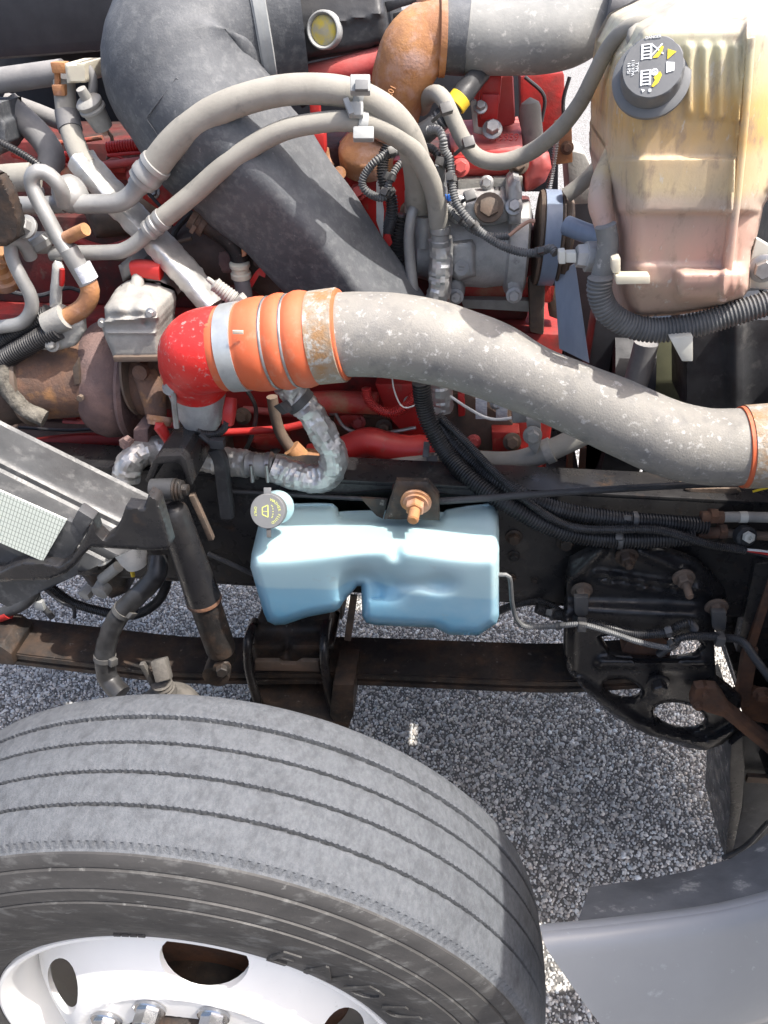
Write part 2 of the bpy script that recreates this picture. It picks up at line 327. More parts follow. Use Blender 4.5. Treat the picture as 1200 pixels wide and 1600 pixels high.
        V = [mp(a, b, float(y)) for (a, b), y in zip(nv, Y)]; n0 = len(V)
        V += [Vector((v.x, (v.y+thick) if thick else back, v.z)) for v in V]
        Fc = []; cnt = {}
        for f in fs:
            a, b, c = (V[i] for i in f)
            if (b-a).cross(c-a).dot(CAM-a) < 0: f.reverse()
            Fc.append(f); Fc.append([i+n0 for i in f[::-1]])
            for i in range(3): e = (f[i], f[(i+1) % 3]); cnt[e] = 1
        for (a, b) in list(cnt):
            if (b, a) not in cnt: Fc.append([b, a, a+n0, b+n0])
        return s.add(V, Fc, mi)
def edge_round(y0, d, e, r):
    q = 1-np.clip(d/e, 0, 1); return y0+r*(1-np.sqrt(np.clip(1-q*q, 0, 1)))
def seg_d(px, py, a, b):
    ax, ay = a; bx, by = b; dx, dy = bx-ax, by-ay; t = np.clip(((px-ax)*dx+(py-ay)*dy)/(dx*dx+dy*dy), 0, 1)
    return np.hypot(px-ax-dx*t, py-ay-dy*t)
def bumpf(d, w_): return np.exp(-(d/w_)**2)
def ss(x, a, b): t = np.clip((x-a)/(b-a), 0, 1); return t*t*(3-2*t)
def ell(cx, cy, rx, ry, rot=0, n=20):
    c, s_ = math.cos(rot), math.sin(rot)
    return [(cx+rx*math.cos(a)*c-ry*math.sin(a)*s_, cy+rx*math.cos(a)*s_+ry*math.sin(a)*c) for a in [2*math.pi*i/n for i in range(n)]]

ROOTS = []
def mesh(name, mb, ms, sharp=38):
    me = bpy.data.meshes.new(name); me.from_pydata([tuple(v) for v in mb.v], [], mb.f)
    for m in (ms if isinstance(ms, (list, tuple)) else [ms]): me.materials.append(MATS[m])
    if any(mb.mi): me.polygons.foreach_set('material_index', mb.mi)
    me.polygons.foreach_set('use_smooth', [True]*len(me.polygons)); me.validate(); me.update()
    try: me.set_sharp_from_angle(angle=math.radians(sharp))
    except Exception: pass
    return me
def part(name, mb, ms, parent, sharp=38, label=None):
    o = bpy.data.objects.new(name, mesh(name, mb, ms, sharp)); COL.objects.link(o); o.parent = parent
    if label: o['label'] = label
    return o
def tag(o, label, cat, group=None):
    o['label'] = label; o['category'] = cat
    if group: o['group'] = group
    ROOTS.append(o); return o
def thing(name, label, cat, group=None):
    o = bpy.data.objects.new(name, None); o.empty_display_size = .02; COL.objects.link(o); return tag(o, label, cat, group)
def single(name, mb, ms, label, cat, group=None, sharp=38):
    o = bpy.data.objects.new(name, mesh(name, mb, ms, sharp)); COL.objects.link(o); return tag(o, label, cat, group)
def struct(name, mb, ms, kind='structure'):
    o = bpy.data.objects.new(name, mesh(name, mb, ms)); COL.objects.link(o); o['kind'] = kind; return o
def text_mb(txt, size, depth, origin, X, Y, align='CENTER', shear=0):
    cu = bpy.data.curves.new('t', 'FONT'); cu.body = txt; cu.size = size; cu.extrude = depth; cu.align_x = align; cu.align_y = 'CENTER'; cu.shear = shear; cu.resolution_u = 3
    ob = bpy.data.objects.new('t', cu); COL.objects.link(ob); dg = bpy.context.evaluated_depsgraph_get()
    me = bpy.data.meshes.new_from_object(ob.evaluated_get(dg)); X = X.normalized(); Y = (Y-X*Y.dot(X)).normalized(); Nn = X.cross(Y)
    mb = MB(); mb.add([origin+X*v.co.x+Y*v.co.y+Nn*v.co.z for v in me.vertices], [list(p.vertices) for p in me.polygons])
    bpy.data.objects.remove(ob); bpy.data.curves.remove(cu); bpy.data.meshes.remove(me); return mb
def ring_tie(mb, p, t, r, wd=.006, th=.002, head=None, n=20):
    """a cable tie or band round a tube"""
    mb.lathe(p-t.normalized()*wd/2, t, [(0, r*.9), (0, r+th), (wd, r+th), (wd, r*.9)], n)
    if head is not None:
        h = head.normalized(); t = t.normalized(); b = t.cross(h)
        mb.box(p+h*(r+th+wd*.45), wd*.75, wd*.75, wd*.55, (t, b, h), .0008)
    return mb
def along(pts, f):
    sp = smooth_path(pts, .004); i = int(f*(len(sp)-1)); i = min(max(i, 1), len(sp)-2)
    return sp[i][0], (sp[i+1][0]-sp[i-1][0]).normalized(), sp[i][1]
def tube_thing(name, label, cat, pts, m, group=None, n=14, **k): return single(name, MB().tube(pts, n, **k), m, label, cat, group)


# ================================================================== ground
g = MB(); g.add([(-60, -40, 0), (60, -40, 0), (60, 160, 0), (-60, 160, 0)], [[0, 1, 2, 3]]); struct('ground', g, 'asphalt')
def stones():
    X0, X1, Y0, Y1, st = -1.35, 1.30, -.10, 1.80, .0079
    xs = np.arange(X0, X1, st); ys = np.arange(Y0, Y1, st); gx, gy = np.meshgrid(xs, ys); gx[1::2] += st/2
    c = np.stack([gx.ravel(), gy.ravel()], 1); c += rng.uniform(-.36, .36, c.shape)*st
    keep = rng.random(len(c)) > .04; c = c[keep]; n = len(c); K = 6
    r = st*np.clip(np.exp(rng.normal(-.62, .36, n)), .2, 1.15); ang = rng.uniform(0, 6.28, n); asp = rng.uniform(.6, 1, n); rot = rng.uniform(0, 3.14, n)
    h = rng.uniform(.0012, .0045, n); tx = rng.uniform(-.35, .35, n); ty = rng.uniform(-.35, .35, n)
    a = ang[:, None]+2*np.pi*np.arange(K)/K+rng.uniform(-.3, .3, (n, K)); rr = r[:, None]*rng.uniform(.75, 1.15, (n, K))
    lx = rr*np.cos(a); ly = rr*np.sin(a)*asp[:, None]; ox = lx*np.cos(rot)[:, None]-ly*np.sin(rot)[:, None]; oy = lx*np.sin(rot)[:, None]+ly*np.cos(rot)[:, None]
    V = np.empty((n, 2*K, 3)); V[:, :K, 0] = c[:, :1]+ox; V[:, :K, 1] = c[:, 1:]+oy; V[:, :K, 2] = -.002
    V[:, K:, 0] = c[:, :1]+ox*.85; V[:, K:, 1] = c[:, 1:]+oy*.85; V[:, K:, 2] = h[:, None]+ox*.85*tx[:, None]+oy*.85*ty[:, None]
    side = np.array([[i, (i+1) % K, K+(i+1) % K, K+i] for i in range(K)]); top = np.arange(K, 2*K)
    nl = n*(4*K+K); loops = np.empty((n, 5*K), int); base = (np.arange(n)*2*K)[:, None]
    loops[:, :4*K] = side.ravel()[None]+base; loops[:, 4*K:] = top[None]+base
    me = bpy.data.meshes.new('aggregate'); me.vertices.add(n*2*K); me.vertices.foreach_set('co', V.ravel())
    me.loops.add(nl); me.loops.foreach_set('vertex_index', loops.ravel())
    npoly = n*(K+1); tot = np.tile(np.array([4]*K+[K]), n); start = np.concatenate([[0], np.cumsum(tot)[:-1]])
    me.polygons.add(npoly); me.polygons.foreach_set('loop_start', start); me.polygons.foreach_set('loop_total', tot)
    me.update(calc_edges=True); me.validate()
    sh = np.clip(rng.normal(1.0, .32, n), .22, 1.7); tint = rng.normal(0, .03, n)
    colr = np.ones((n, 2*K, 4)); colr[:, :, 0] = (sh*(1+tint))[:, None]; colr[:, :, 1] = sh[:, None]; colr[:, :, 2] = (sh*(1-tint))[:, None]
    at = me.attributes.new('shade', 'FLOAT_COLOR', 'POINT'); at.data.foreach_set('color', colr.ravel())
    me.materials.append(MATS['aggregate']); o = bpy.data.objects.new('asphalt_aggregate', me); COL.objects.link(o); o['kind'] = 'stuff'
stones()

# ================================================================== front wheel
WC = Vector((0, 0, .5))
wheel = thing('steer_wheel_assembly', 'worn steer wheel with dusty grey ribbed tyre on a white steel rim', 'wheel')
def tyre():
    n = 1200; prof = []           # (y, r, kind)
    def crown(y): return .507-.9*y*y
    G = [.064, .0215, -.0215, -.064]
    ys = [.1085]
    prof.append((.108, .4945, 'e'))
    edges = []
    prev = .108
    for gi, gc in enumerate(G):
        hw = .0024 if gi else .0034
        for t in (.33, .66): y = prev+(gc+hw-prev)*t; prof.append((y, crown(y), 'r'))
        prof += [(gc+hw+.0035, crown(gc), 'r'), (gc+hw, crown(gc)-.0012, 's'), (gc+hw*.8, crown(gc)-.009, 'f'), (gc-hw*.8, crown(gc)-.009, 'f'), (gc-hw, crown(gc)-.0012, 't'), (gc-hw-.002, crown(gc), 'r')]
        prev = gc-hw-.002
    for t in (.33, .66, .9): y = prev+(-.104-prev)*t; prof.append((y, crown(y), 'r'))
    prof += [(-.1055, .4955, 'r'), (-.1095, .4925, 'S'), (-.1105, .4875, 'q'), (-.1135, .4865, 'q')]
    near = [(-.1165, .4865), (-.1215, .480), (-.1235, .472), (-.1215, .4712), (-.1220, .4698), (-.1262, .4690), (-.130, .455), (-.1330, .4455), (-.1308, .4445), (-.1314, .4430), (-.1350, .4420), (-.1375, .427), (-.1355, .4258), (-.1358, .4243), (-.1392, .4235), (-.1400, .410), (-.1402, .4075), (-.1395, .395),
            (-.1375, .376), (-.1335, .356), (-.1285, .338), (-.1245, .327), (-.1235, .3235), (-.120, .315), (-.1165, .306), (-.112, .301), (-.104, .297)]
    nt_ = len(prof); prof = [(a, b, c) for a, b, c in prof]+[(a, b, 'w') for a, b in near]+[(.104, .297, 'w')]+[(-a, b, 'w') for a, b in near[::-1][1:]]
    m = len(prof); V = np.empty((m, n, 3)); th = 2*np.pi*np.arange(n)/n
    rn = np.random.default_rng(3)
    for i, (y, r, k) in enumerate(prof):
        rr = np.full(n, r); yy = np.full(n, y)
        if k == 's': yy = yy+np.where(np.arange(n) % 3 == 0, .0016, 0)
        if k == 't': yy = yy+.0005*np.sin(th*150)
        if k == 'f': rr = rr+np.where((np.arange(n) % 16) < 1, .004, 0)
        if k == 'S': yy = yy+np.where(np.arange(n) % 4 < 2, .004, 0); rr = rr-np.where(np.arange(n) % 4 < 2, .0, .0025)
        V[i, :, 0] = rr*np.cos(th); V[i, :, 1] = yy; V[i, :, 2] = rr*np.sin(th)
    V = V.reshape(-1, 3)+np.array(WC); i, k = np.meshgrid(np.arange(m), np.arange(n), indexing='ij'); i2 = (i+1) % m; k2 = (k+1) % n
    Fc = np.stack([i*n+k, i2*n+k, i2*n+k2, i*n+k2], -1).reshape(-1, 4)
    me = bpy.data.meshes.new('tyre'); me.from_pydata(V.tolist(), [], Fc.tolist()); me.materials.append(MATS['tread']); me.materials.append(MATS['sidewall'])
    mi = np.repeat(np.where((np.arange(m) >= nt_-1) & (np.arange(m) < m-1), 1, 0), n); me.polygons.foreach_set('material_index', mi)
    me.polygons.foreach_set('use_smooth', [True]*len(Fc)); me.update(); me.set_sharp_from_angle(angle=math.radians(30))
    o = bpy.data.objects.new('tyre', me); COL.objects.link(o); o.parent = wheel; return o
TY = tyre()
def wheel_pt(px, py, y):
    p = A(px, py, y); return math.atan2(p.z-WC.z, p.x-WC.x), math.hypot(p.z-WC.z, p.x-WC.x)
# raised sidewall lettering
def letter(ch, a, r, size, y, shear=.2):
    rad = Vector((math.cos(a), 0, math.sin(a))); tan = Vector((math.sin(a), 0, -math.cos(a)))
    sl_ = Vector((0, .10, 0)); o = WC+rad*r+Vector((0, y, 0))
    return text_mb(ch, size, .0020, o, tan, rad+sl_ if r > .40 else rad-sl_, shear=shear)
a0, r0 = wheel_pt(447, 1484, -.1375)
for i, ch in enumerate('ENDURANCE'):
    part('letter', letter(ch, a0-i*.165, .364, .060, -.1364), 'sidewall', TY, 20)
lm = MB()
for i in range(4):
    a, r = wheel_pt(168+i*14, 1444, -.13); rad = Vector((math.cos(a), 0, math.sin(a))); lm.box(WC+rad*.331+Vector((0, -.1275, 0)), .0045, .0015, .0022, (Vector((rad.z, 0, -rad.x)), Vector((0, 1, 0)), rad), .0004)
part('wear_marker', lm, 'sidewall', TY)
def rim():
    prof = [(-.1035, .296), (-.1085, .2985), (-.1125, .2965), (-.1135, .2925), (-.1105, .2875), (-.100, .2825), (-.085, .279), (-.070, .277), (-.02, .268), (.02, .262), (.06, .270), (.103, .285), (.108, .296), (.10, .299), (.06, .285), (.02, .278), (-.02, .282), (-.07, .290)]
    mb = MB(); mb.lathe(WC, (0, 1, 0), prof+[prof[0]], 160, close=False); r = part('rim', mb, 'wheel_paint', wheel, 40)
    # disc, dished outwards, with hand holes
    pr = [(-.030, .2755), (-.042, .271), (-.060, .259), (-.080, .240), (-.100, .217), (-.118, .195), (-.129, .180), (-.1325, .173), (-.1310, .168), (-.1290, .164), (-.1285, .112), (-.126, .109), (-.11, .108)]
    a_, r_ = wheel_pt(318, 1500, -.10)
    rr_ = np.array([r for y, r in pr][::-1]); yy_ = np.array([y for y, r in pr][::-1])
    def circ_(R, n): return [(R*math.cos(2*math.pi*i/n), R*math.sin(2*math.pi*i/n)) for i in range(n)]
    holes = [circ_(109, 60)]
    for i in range(5):
        a = a_+2*math.pi*i/5; holes.append(ell(214*math.cos(a), 214*math.sin(a), 60, 28, a+math.pi/2, 28))
    mb = MB(); mb.relief(circ_(275, 120), lambda x, z, d_: np.interp(np.hypot(x, z), rr_*1000, yy_), 0, 5, holes=holes, thick=.010, mp=lambda x, z, y: WC+Vector((x/1000, y, z/1000)))
    d = part('disc', mb, 'wheel_paint', wheel, 40)
    a1, r1 = wheel_pt(168, 1588, -.12)
    nutm = None
    for i in range(10):
        a = math.pi*.6-2*math.pi*i/10; c = WC+Vector((math.cos(a), 0, math.sin(a)))*.1429+Vector((0, -.130, 0))
        if nutm is None:
            nb = MB(); nb.lathe(Vector(), (0, -1, 0), [(0, .0225), (.004, .0225), (.0055, .021), (.006, .0165)], 24); nb.lathe(Vector((0, -.005, 0)), (0, -1, 0), [(0, .0175), (.020, .0175), (.0225, .0150)], 6)
            nb.lathe(Vector((0, -.02, 0)), (0, -1, 0), [(0, .0105), (.016, .0105), (.018, .009)], 16); nutm = mesh('lug_nut', nb, 'chrome')
        o = bpy.data.objects.new('lug_nut', nutm); COL.objects.link(o); o.location = c; o.parent = d
    hb = MB(); hb.lathe(WC, (0, -1, 0), [(.02, .108), (.125, .107), (.15, .098), (.16, .07), (.162, .01)], 48); part('hub', hb, 'black_rusty', wheel)
    db = MB(); db.lathe(WC, (0, -1, 0), [(-.10, .09), (-.10, .214), (.035, .214), (.045, .205), (.052, .15), (.052, .09)], 96); part('brake_drum', db, 'rust', wheel)
rim()

# ================================================================== bumper and its flap
def bumper():
    t = thing('front_bumper', 'grey painted bumper end curving in front of the tyre', 'bumper')
    ZT = .82; top = [(845, 1455), (885, 1451), (930, 1447), (1000, 1439), (1080, 1429), (1135, 1420), (1200, 1404), (1290, 1378), (1400, 1340)]
    wp = [Zp(a, b, ZT) for a, b in top]; wp += [Vector((1.16, .13, ZT)), Vector((1.24, .26, ZT)), Vector((1.28, .45, ZT)), Vector((1.30, .75, ZT)), Vector((1.31, 1.03, ZT)), Vector((1.30, 1.6, ZT))]
    base = [p for p, r, d in smooth_path([(p, 0) for p in wp], .02)]
    prof = [(.010, -.012), (.004, -.002), (-.004, .0015), (-.013, .000), (-.020, -.006), (-.026, -.018), (-.040, -.050), (-.054, -.085), (-.066, -.125), (-.072, -.165), (-.0725, -.185), (-.069, -.192)]
    low = [(-.064, -.196), (-.060, -.205), (-.062, -.25), (-.06, -.33), (-.04, -.42)]
    def sweep(pr, th):
        V = []; Fc = []; m = len(pr)
        nn = len(base)
        for i, p in enumerate(base):
            tg = base[min(i+1, nn-1)]-base[max(i-1, 0)]; tg.z = 0; tg.normalize(); out = Vector((-tg.y, tg.x, 0)).normalized()
            for k in (0, 1):
                for j, (o, z) in enumerate(pr):
                    endshift = max(0, (-z)*.62) * max(0, 1-i/12)         # the end edge leans forwards as it drops
                    V.append(p+out*(o+k*th)+tg*endshift+Vector((0, 0, z-k*th*.3)))
        for i in range(nn-1):
            a, b = i*2*m, (i+1)*2*m
            for j in range(m-1): Fc += [[a+j, b+j, b+j+1, a+j+1], [a+m+j, a+m+j+1, b+m+j+1, b+m+j]]
            Fc += [[a, a+m, b+m, b], [a+m-1, b+m-1, b+2*m-1, a+2*m-1]]
        for e in (0, nn-1):
            a = e*2*m
            for j in range(m-1): Fc.append([a+j, a+j+1, a+m+j+1, a+m+j] if e == 0 else [a+j+1, a+j, a+m+j, a+m+j+1])
        return MB().add(V, Fc)
    part('shell', sweep(prof, .005), 'bumper_paint', t, 50); part('lower_valance', sweep(low, .005), 'bumper_lower', t, 50)
    mb = MB(); mb.box((1.12, .25, .62), .10, .04, .03); part('mounting_arm', mb, 'black_paint', t)
bumper()
def flap():
    up = [(922, 1386), (960, 1380), (1020, 1372), (1085, 1359), (1140, 1343), (1180, 1318), (1240, 1270), (1300, 1220)]
    lo = [(900, 1447), (950, 1442), (1020, 1433), (1085, 1424), (1140, 1414), (1190, 1402), (1250, 1385), (1330, 1360)]
    U = [Zp(a, b, .735) for a, b in up]; L_ = [Zp(a, b, .805) for a, b in lo]; V = []; Fc = []; m = 7
    for k in (0, 1):
        for u, l in zip(U, L_):
            for j in range(m):
                f = j/(m-1); p = u.lerp(l, f); p = p+Vector((0, 0, .006*math.sin(f*3.1)+.003*noise.noise(p*14)-.006*k)); V.append(p)
    n = len(U); o = n*m
    for i in range(n-1):
        for j in range(m-1): a = i*m+j; Fc += [[a, a+1, a+m+1, a+m], [o+a, o+a+m, o+a+m+1, o+a+1]]
        a = i*m; Fc += [[a, a+m, o+a+m, o+a], [a+m-1, o+a+m-1, o+a+2*m-1, a+2*m-1]]
    for j in range(m-1): Fc += [[j, o+j, o+j+1, j+1], [(n-1)*m+j, (n-1)*m+j+1, o+(n-1)*m+j+1, o+(n-1)*m+j]]
    single('rubber_flap', MB().add(V, Fc), 'flap_rubber', 'scuffed dark rubber splash flap along the top of the bumper', 'splash flap')
flap()

# ================================================================== frame, axle, spring
fr = thing('frame_rail', 'long black steel frame rail behind the blue washer reservoir', 'frame rail')
mb = MB(); mb.box((-.25, .604, .8925), 1.15, .004, .1265, bev=.001); part('web', mb, 'black_paint', fr)
mb = MB(); mb.box((-.25, .640, 1.023), 1.15, .040, .004, bev=.002); part('top_flange', mb, 'black_paint', fr)
mb = MB(); mb.box((-.25, .640, .762), 1.15, .040, .004, bev=.002); part('bottom_flange', mb, 'black_paint', fr)
for px, py, r in ((803, 838, .011), (884, 846, .012), (803, 868, .008), (800, 902, .006), (835, 905, .005)):
    mb = MB(); mb.bolt(A(px, py, .600), (0, -1, 0), r); part('bolt', mb, 'black_rusty', fr)
mb = MB(); mb.tube(PL([(355, 768), (420, 771), (520, 777), (575, 780)], .59, 7), 10); part('lip_bar', mb, 'black_plastic', fr)

ax = thing('front_axle', 'dirty black front axle beam under the leaf spring', 'axle')
mb = MB(); mb.box((0, .64, .43), .055, .36, .055, bev=.012); mb.box((0, 1.35, .36), .055, .36, .055, bev=.012); part('beam', mb, 'black_rusty', ax)
mb = MB(); mb.box((.03, .565, .475), .11, .075, .018, bev=.006); part('spring_seat', mb, 'black_rusty', ax)
mb = MB(); mb.box((.03, .485, .462), .07, .03, .012, bev=.008); part('dirt_ledge', mb, 'dirt_crust', ax)
mb = MB(); mb.pslab([(520, 1070), (553, 1070), (552, 1120), (540, 1145), (515, 1120)], .49, .1, .004); part('seat_end', mb, 'black_rusty', ax)

sp_ = thing('leaf_spring', 'rusty black two leaf spring running under the frame rail', 'leaf spring')
def leaf(z0, pxs, y0, y1, th):
    # near top edge given in pixels on the plane y0
    P_ = smooth_path([(A(a, b, y0), 0) for a, b in pxs], .03); V = []; Fc = []
    for p, _, _ in P_: V += [Vector((p.x, y0, p.z+z0)), Vector((p.x, y1, p.z+z0)), Vector((p.x, y1, p.z+z0-th)), Vector((p.x, y0, p.z+z0-th))]
    for i in range(len(P_)-1):
        for k in range(4): k2 = (k+1) % 4; Fc.append([i*4+k, i*4+k2, (i+1)*4+k2, (i+1)*4+k])
    e = (len(P_)-1)*4; Fc += [[3, 2, 1, 0], [e, e+1, e+2, e+3]]
    bm = bmesh.new(); vs_ = [bm.verts.new(v) for v in V]; [bm.faces.new([vs_[i] for i in f]) for f in Fc]; bmesh.ops.recalc_face_normals(bm, faces=bm.faces)
    ed = [e for e in bm.edges if len(e.link_faces) == 2 and e.link_faces[0].normal.angle(e.link_faces[1].normal) > .8]
    bmesh.ops.bevel(bm, geom=ed, offset=.003, segments=2, affect='EDGES'); return MB().frombm(bm)
LP_ = [(-260, 985), (-80, 1008), (17, 1021), (150, 1037), (270, 1050), (400, 1052), (530, 1052), (800, 1063), (900, 1064), (1040, 1055)]
part('leaf', leaf(0, LP_, .545, .655, .018), 'black_rusty', sp_); part('leaf', leaf(-.020, LP_, .547, .654, .017), 'black_rusty', sp_)
mb = MB(); mb.lathe(A(1010, 1016, .545), (0, 1, 0), [(-.004, .02), (-.004, .045), (.094, .045), (.094, .02)], 32); part('eye', mb, 'rust', sp_)
mb = MB()
cl = thing('spring_clamp', 'rusty black clamp plate with U bolts holding the leaf spring', 'clamp')
mb = MB(); mb.relief([(404, 968), (436, 958), (470, 966), (515, 962), (522, 985), (520, 1020), (506, 1040), (398, 1038), (392, 1010), (396, 985)], lambda x, y, d: .56+.05*(1-ss(y, 975, 1020))-.012*bumpf(np.abs(y-1008), 9)+edge_round(0, d, 7, .008)+.02*bumpf(np.hypot((x-448)/1.0, (y-1012)/1.6), 8), .66, 4); part('top_plate', mb, 'black_rusty', cl)
mb = MB(); mb.pslab([(398, 1034), (435, 1034), (440, 1038), (462, 1039), (470, 1034), (498, 1034), (500, 1050), (398, 1048)], .538, .012, .002); part('clip', mb, 'brown_steel', cl)
for pts in ([(398, 972, .63), (392, 986, .58), (387, 1008, .545), (388, 1042, .535), (396, 1074, .525), (404, 1099, .525)], [(512, 966, .63), (508, 988, .575), (506, 1017, .54), (508, 1047, .53), (514, 1080, .52), (521, 1108, .52)]):
    mb = MB(); mb.tube([P(*q, 15) for q in pts], 14); part('u_bolt', mb, 'black_paint', cl)

# ================================================================== shock absorber
sh = thing('shock_absorber', 'slanted black telescopic shock absorber beside the washer reservoir', 'shock absorber')
a, ra = P(268, 790, .47, 48); b, rb = P(319, 938, .46, 54); c, rc = P(347, 1019, .46, 46)
d = (b-a).normalized(); mb = MB(); ln = (b-a).length
mb.lathe(a, d, [(-.006, ra*.5), (0, ra*.8), (.012, ra*.96), (.03, ra), (ln, rb), (ln+.003, rb*.9)], 40); part('dust_tube', mb, 'black_paint', sh)
mb = MB(); mb.lathe(a, d, [(ln-.004, rb*1.0), (ln-.001, rb*1.03), (ln+.003, rb*1.02), (ln+.006, rb*.9)], 40); part('rusty_lip', mb, 'rust', sh)
mb = MB(); l2 = (c-b).length; mb.lathe(b, (c-b), [(0, rc), (l2-.012, rc), (l2-.003, rc*.92), (l2, rc*.6)], 36); part('lower_tube', mb, 'black_rusty', sh)
mb = MB(); q = A(343, 1040, .47); mb.lathe(q-Vector((0, .03, 0)), (0, 1, 0), [(0, .014), (0, .026), (.06, .026), (.06, .014)], 24); mb.bolt(A(347, 1043, .44), (.25, -1, .1), .012); part('lower_eye', mb, 'black_rusty', sh)
mb = MB(); e0, re = P(236, 765, .46, 34); e1, _ = P(272, 764, .46, 34); mb.lathe(e0, e1-e0, [(0, re*.8), (.002, re), ((e1-e0).length, re), ((e1-e0).length+.002, re*.8)], 28); part('upper_eye', mb, 'black_plastic', sh)
mb = MB()
for i in range(3): q, r_ = P(272+i*5, 765, .46, 36-i*3); mb.lathe(q, (1, 0, 0), [(0, r_*.8), (.001, r_), (.004, r_), (.005, r_*.8)], 28)
q, r_ = P(286, 765, .46, 20); mb.lathe(q, (1, 0, 0), [(0, r_), (.008, r_), (.009, r_*.85)], 6); part('bolt', mb, 'black_rusty', sh)
mb = MB(); mb.pslab([(226, 752), (238, 722), (247, 713), (283, 711), (291, 720), (301, 758), (293, 760), (283, 728), (277, 724), (248, 726), (236, 757)], .47, .12, .003); mb.pslab([(238, 722), (283, 715), (290, 755), (236, 757)], .575, .02, .002); part('bracket', mb, 'black_paint', sh)
mb = MB(); mb.beam(A(300, 772, .5), A(331, 842, .5), .010, .012); part('strip', mb, 'brown_steel', sh)

# ================================================================== washer reservoir
wr = thing('washer_reservoir', 'translucent washer tank filled with blue fluid on the frame rail', 'reservoir')
WO = [(455, 788), (500, 787), (519, 788), (527, 795), (530, 805), (538, 810), (594, 811), (684, 814), (689, 806), (697, 798), (730, 792), (762, 788), (773, 794), (779, 806), (780, 830), (780, 962), (776, 974), (747, 993), (702, 992), (690, 986), (680, 981), (640, 979), (588, 977), (572, 973), (566, 962), (565, 935), (564, 916),
      (558, 916), (549, 927), (537, 940), (531, 950), (522, 956), (481, 964), (445, 976), (430, 977), (418, 971), (412, 958), (401, 920), (391, 886), (393, 865), (401, 832), (407, 808), (425, 788), (440, 780)]
def wy(x, y, d):
    rid = 874-14*ss(x, 420, 600)+14*ss(x, 600, 760)
    h1 = .415+.165*(1-(y-792)/(rid-792)); h2 = .415+.018*(y-rid)/110; kk = .009
    base = kk*np.logaddexp(h1/kk, h2/kk)                                        # rounded ridge
    base = base+.018*bumpf(np.hypot(x-607, (y-914)*1.15), 24)+.018*bumpf(np.hypot((x-688)*.9, (y-912)*1.5), 17)+.007*bumpf(np.abs(y-913), 8)*ss(x, 600, 620)*(1-ss(x, 672, 690))
    base = base+.03*bumpf(np.abs(np.hypot(x-566, y-925)-26), 10)*(y < 935)*0.4+.02*bumpf(np.hypot(x-562, y-914), 26)
    base = base+.012*bumpf(np.hypot(x-618, (y-862)*.8), 10)+.006*bumpf(np.hypot(x-660, y-850), 8)
    base = base+.020*ss(x, 690, 780)*(1-ss(y, 840, 900))*0
    return np.minimum(edge_round(base, d, 13, .035), .594)
mb = MB(); mb.relief(WO, wy, .597, 3); part('tank', mb, 'washer_plastic', wr, 60)
cc = A(418, 799, .43); axc = (toCam(cc)+Vector((-.22, 0, -.10))+Vector((0, -.05, 0))).normalized(); rcp = 28*mpp(cc)
mb = MB(); mb.lathe(cc, axc, [(-.045, rcp*.80), (-.020, rcp*.82), (-.018, rcp*.98), (-.002, rcp), (0, rcp*.985), (.001, rcp*.95), (.001, .0001)], 40)
X = Rv; Yv = axc.cross(X).normalized(); X = Yv.cross(axc)
mb.box(cc+Yv*rcp*1.12-axc*.002, .006, .006, .001, (X, Yv, axc), .0004); cp = part('cap', mb, 'cap_grey', wr)
mb = MB(); mb.box(cc-Yv*rcp*1.2-axc*.003+X*.001, .0037, .008, .001, (X, Yv, axc), .0004); part('cap_tether', mb, 'tie', wr)
nk = MB(); nk.lathe(cc-axc*.075, axc, [(0, rcp*1.0), (.02, rcp*.86), (.034, rcp*.80), (.04, rcp*.80)], 32); part('filler_neck', nk, 'washer_plastic', wr)
pm = MB(); k = rcp/28*1.0
def cap_xy(u, v): return cc+X*(u*k)+Yv*(v*k)+axc*.0012
def arc_text(mb, txt, rad, a0, da, size):
    for i, ch in enumerate(txt):
        a = a0-i*da; o = cap_xy(rad*math.cos(a), rad*math.sin(a)); r_ = X*math.cos(a)+Yv*math.sin(a); tg = X*math.sin(a)-Yv*math.cos(a)
        b_ = text_mb(ch, size, .0002, o, tg, r_); mb.add(b_.v, b_.f)
arc_text(pm, 'WASHER FLUID', 19, math.radians(68), math.radians(12), .0062)
b_ = text_mb('ONLY', .0058, .0002, cap_xy(-19, 0), -Yv, X); pm.add(b_.v, b_.f)
wl = [(1, 10), (-8, 6), (-8, -5), (1, -9)]
for (a1, b1), (a2, b2) in zip(wl, wl[1:]+wl[:1]): pm.beam(cap_xy(a1, b1), cap_xy(a2, b2), .0014, .0004, axc, 0)
pm.beam(cap_xy(-8, 0), cap_xy(0, 0), .0007, .0004, axc, 0)
for i in range(7): q = cap_xy(5+4*math.cos((i-3)*.35), 10*math.sin((i-3)*.42)); pm.box(q, .0009, .0006, .0002, (X, Yv, axc), 0)
part('printed_mark', pm, 'print_lime', cp)
mb = MB(); mb.tube([P(*q, 7) for q in [(775, 899, .45), (790, 898, .45), (797, 905, .45), (800, 940, .46), (806, 965, .47), (815, 976, .47)]], 8); part('pump_wire', mb, 'dusty_conduit', wr)
mb = MB(); mb.tube([P(*q, 8) for q in [(325, 865, .57), (350, 876, .56), (380, 890, .52), (398, 898, .48)]], 8); part('fluid_line', mb, 'black_plastic', wr)
mb = MB(); mb.beam(A(553, 930, .55), A(543, 1000, .58), .014, .006); part('support_strap', mb, 'brown_steel', wr)

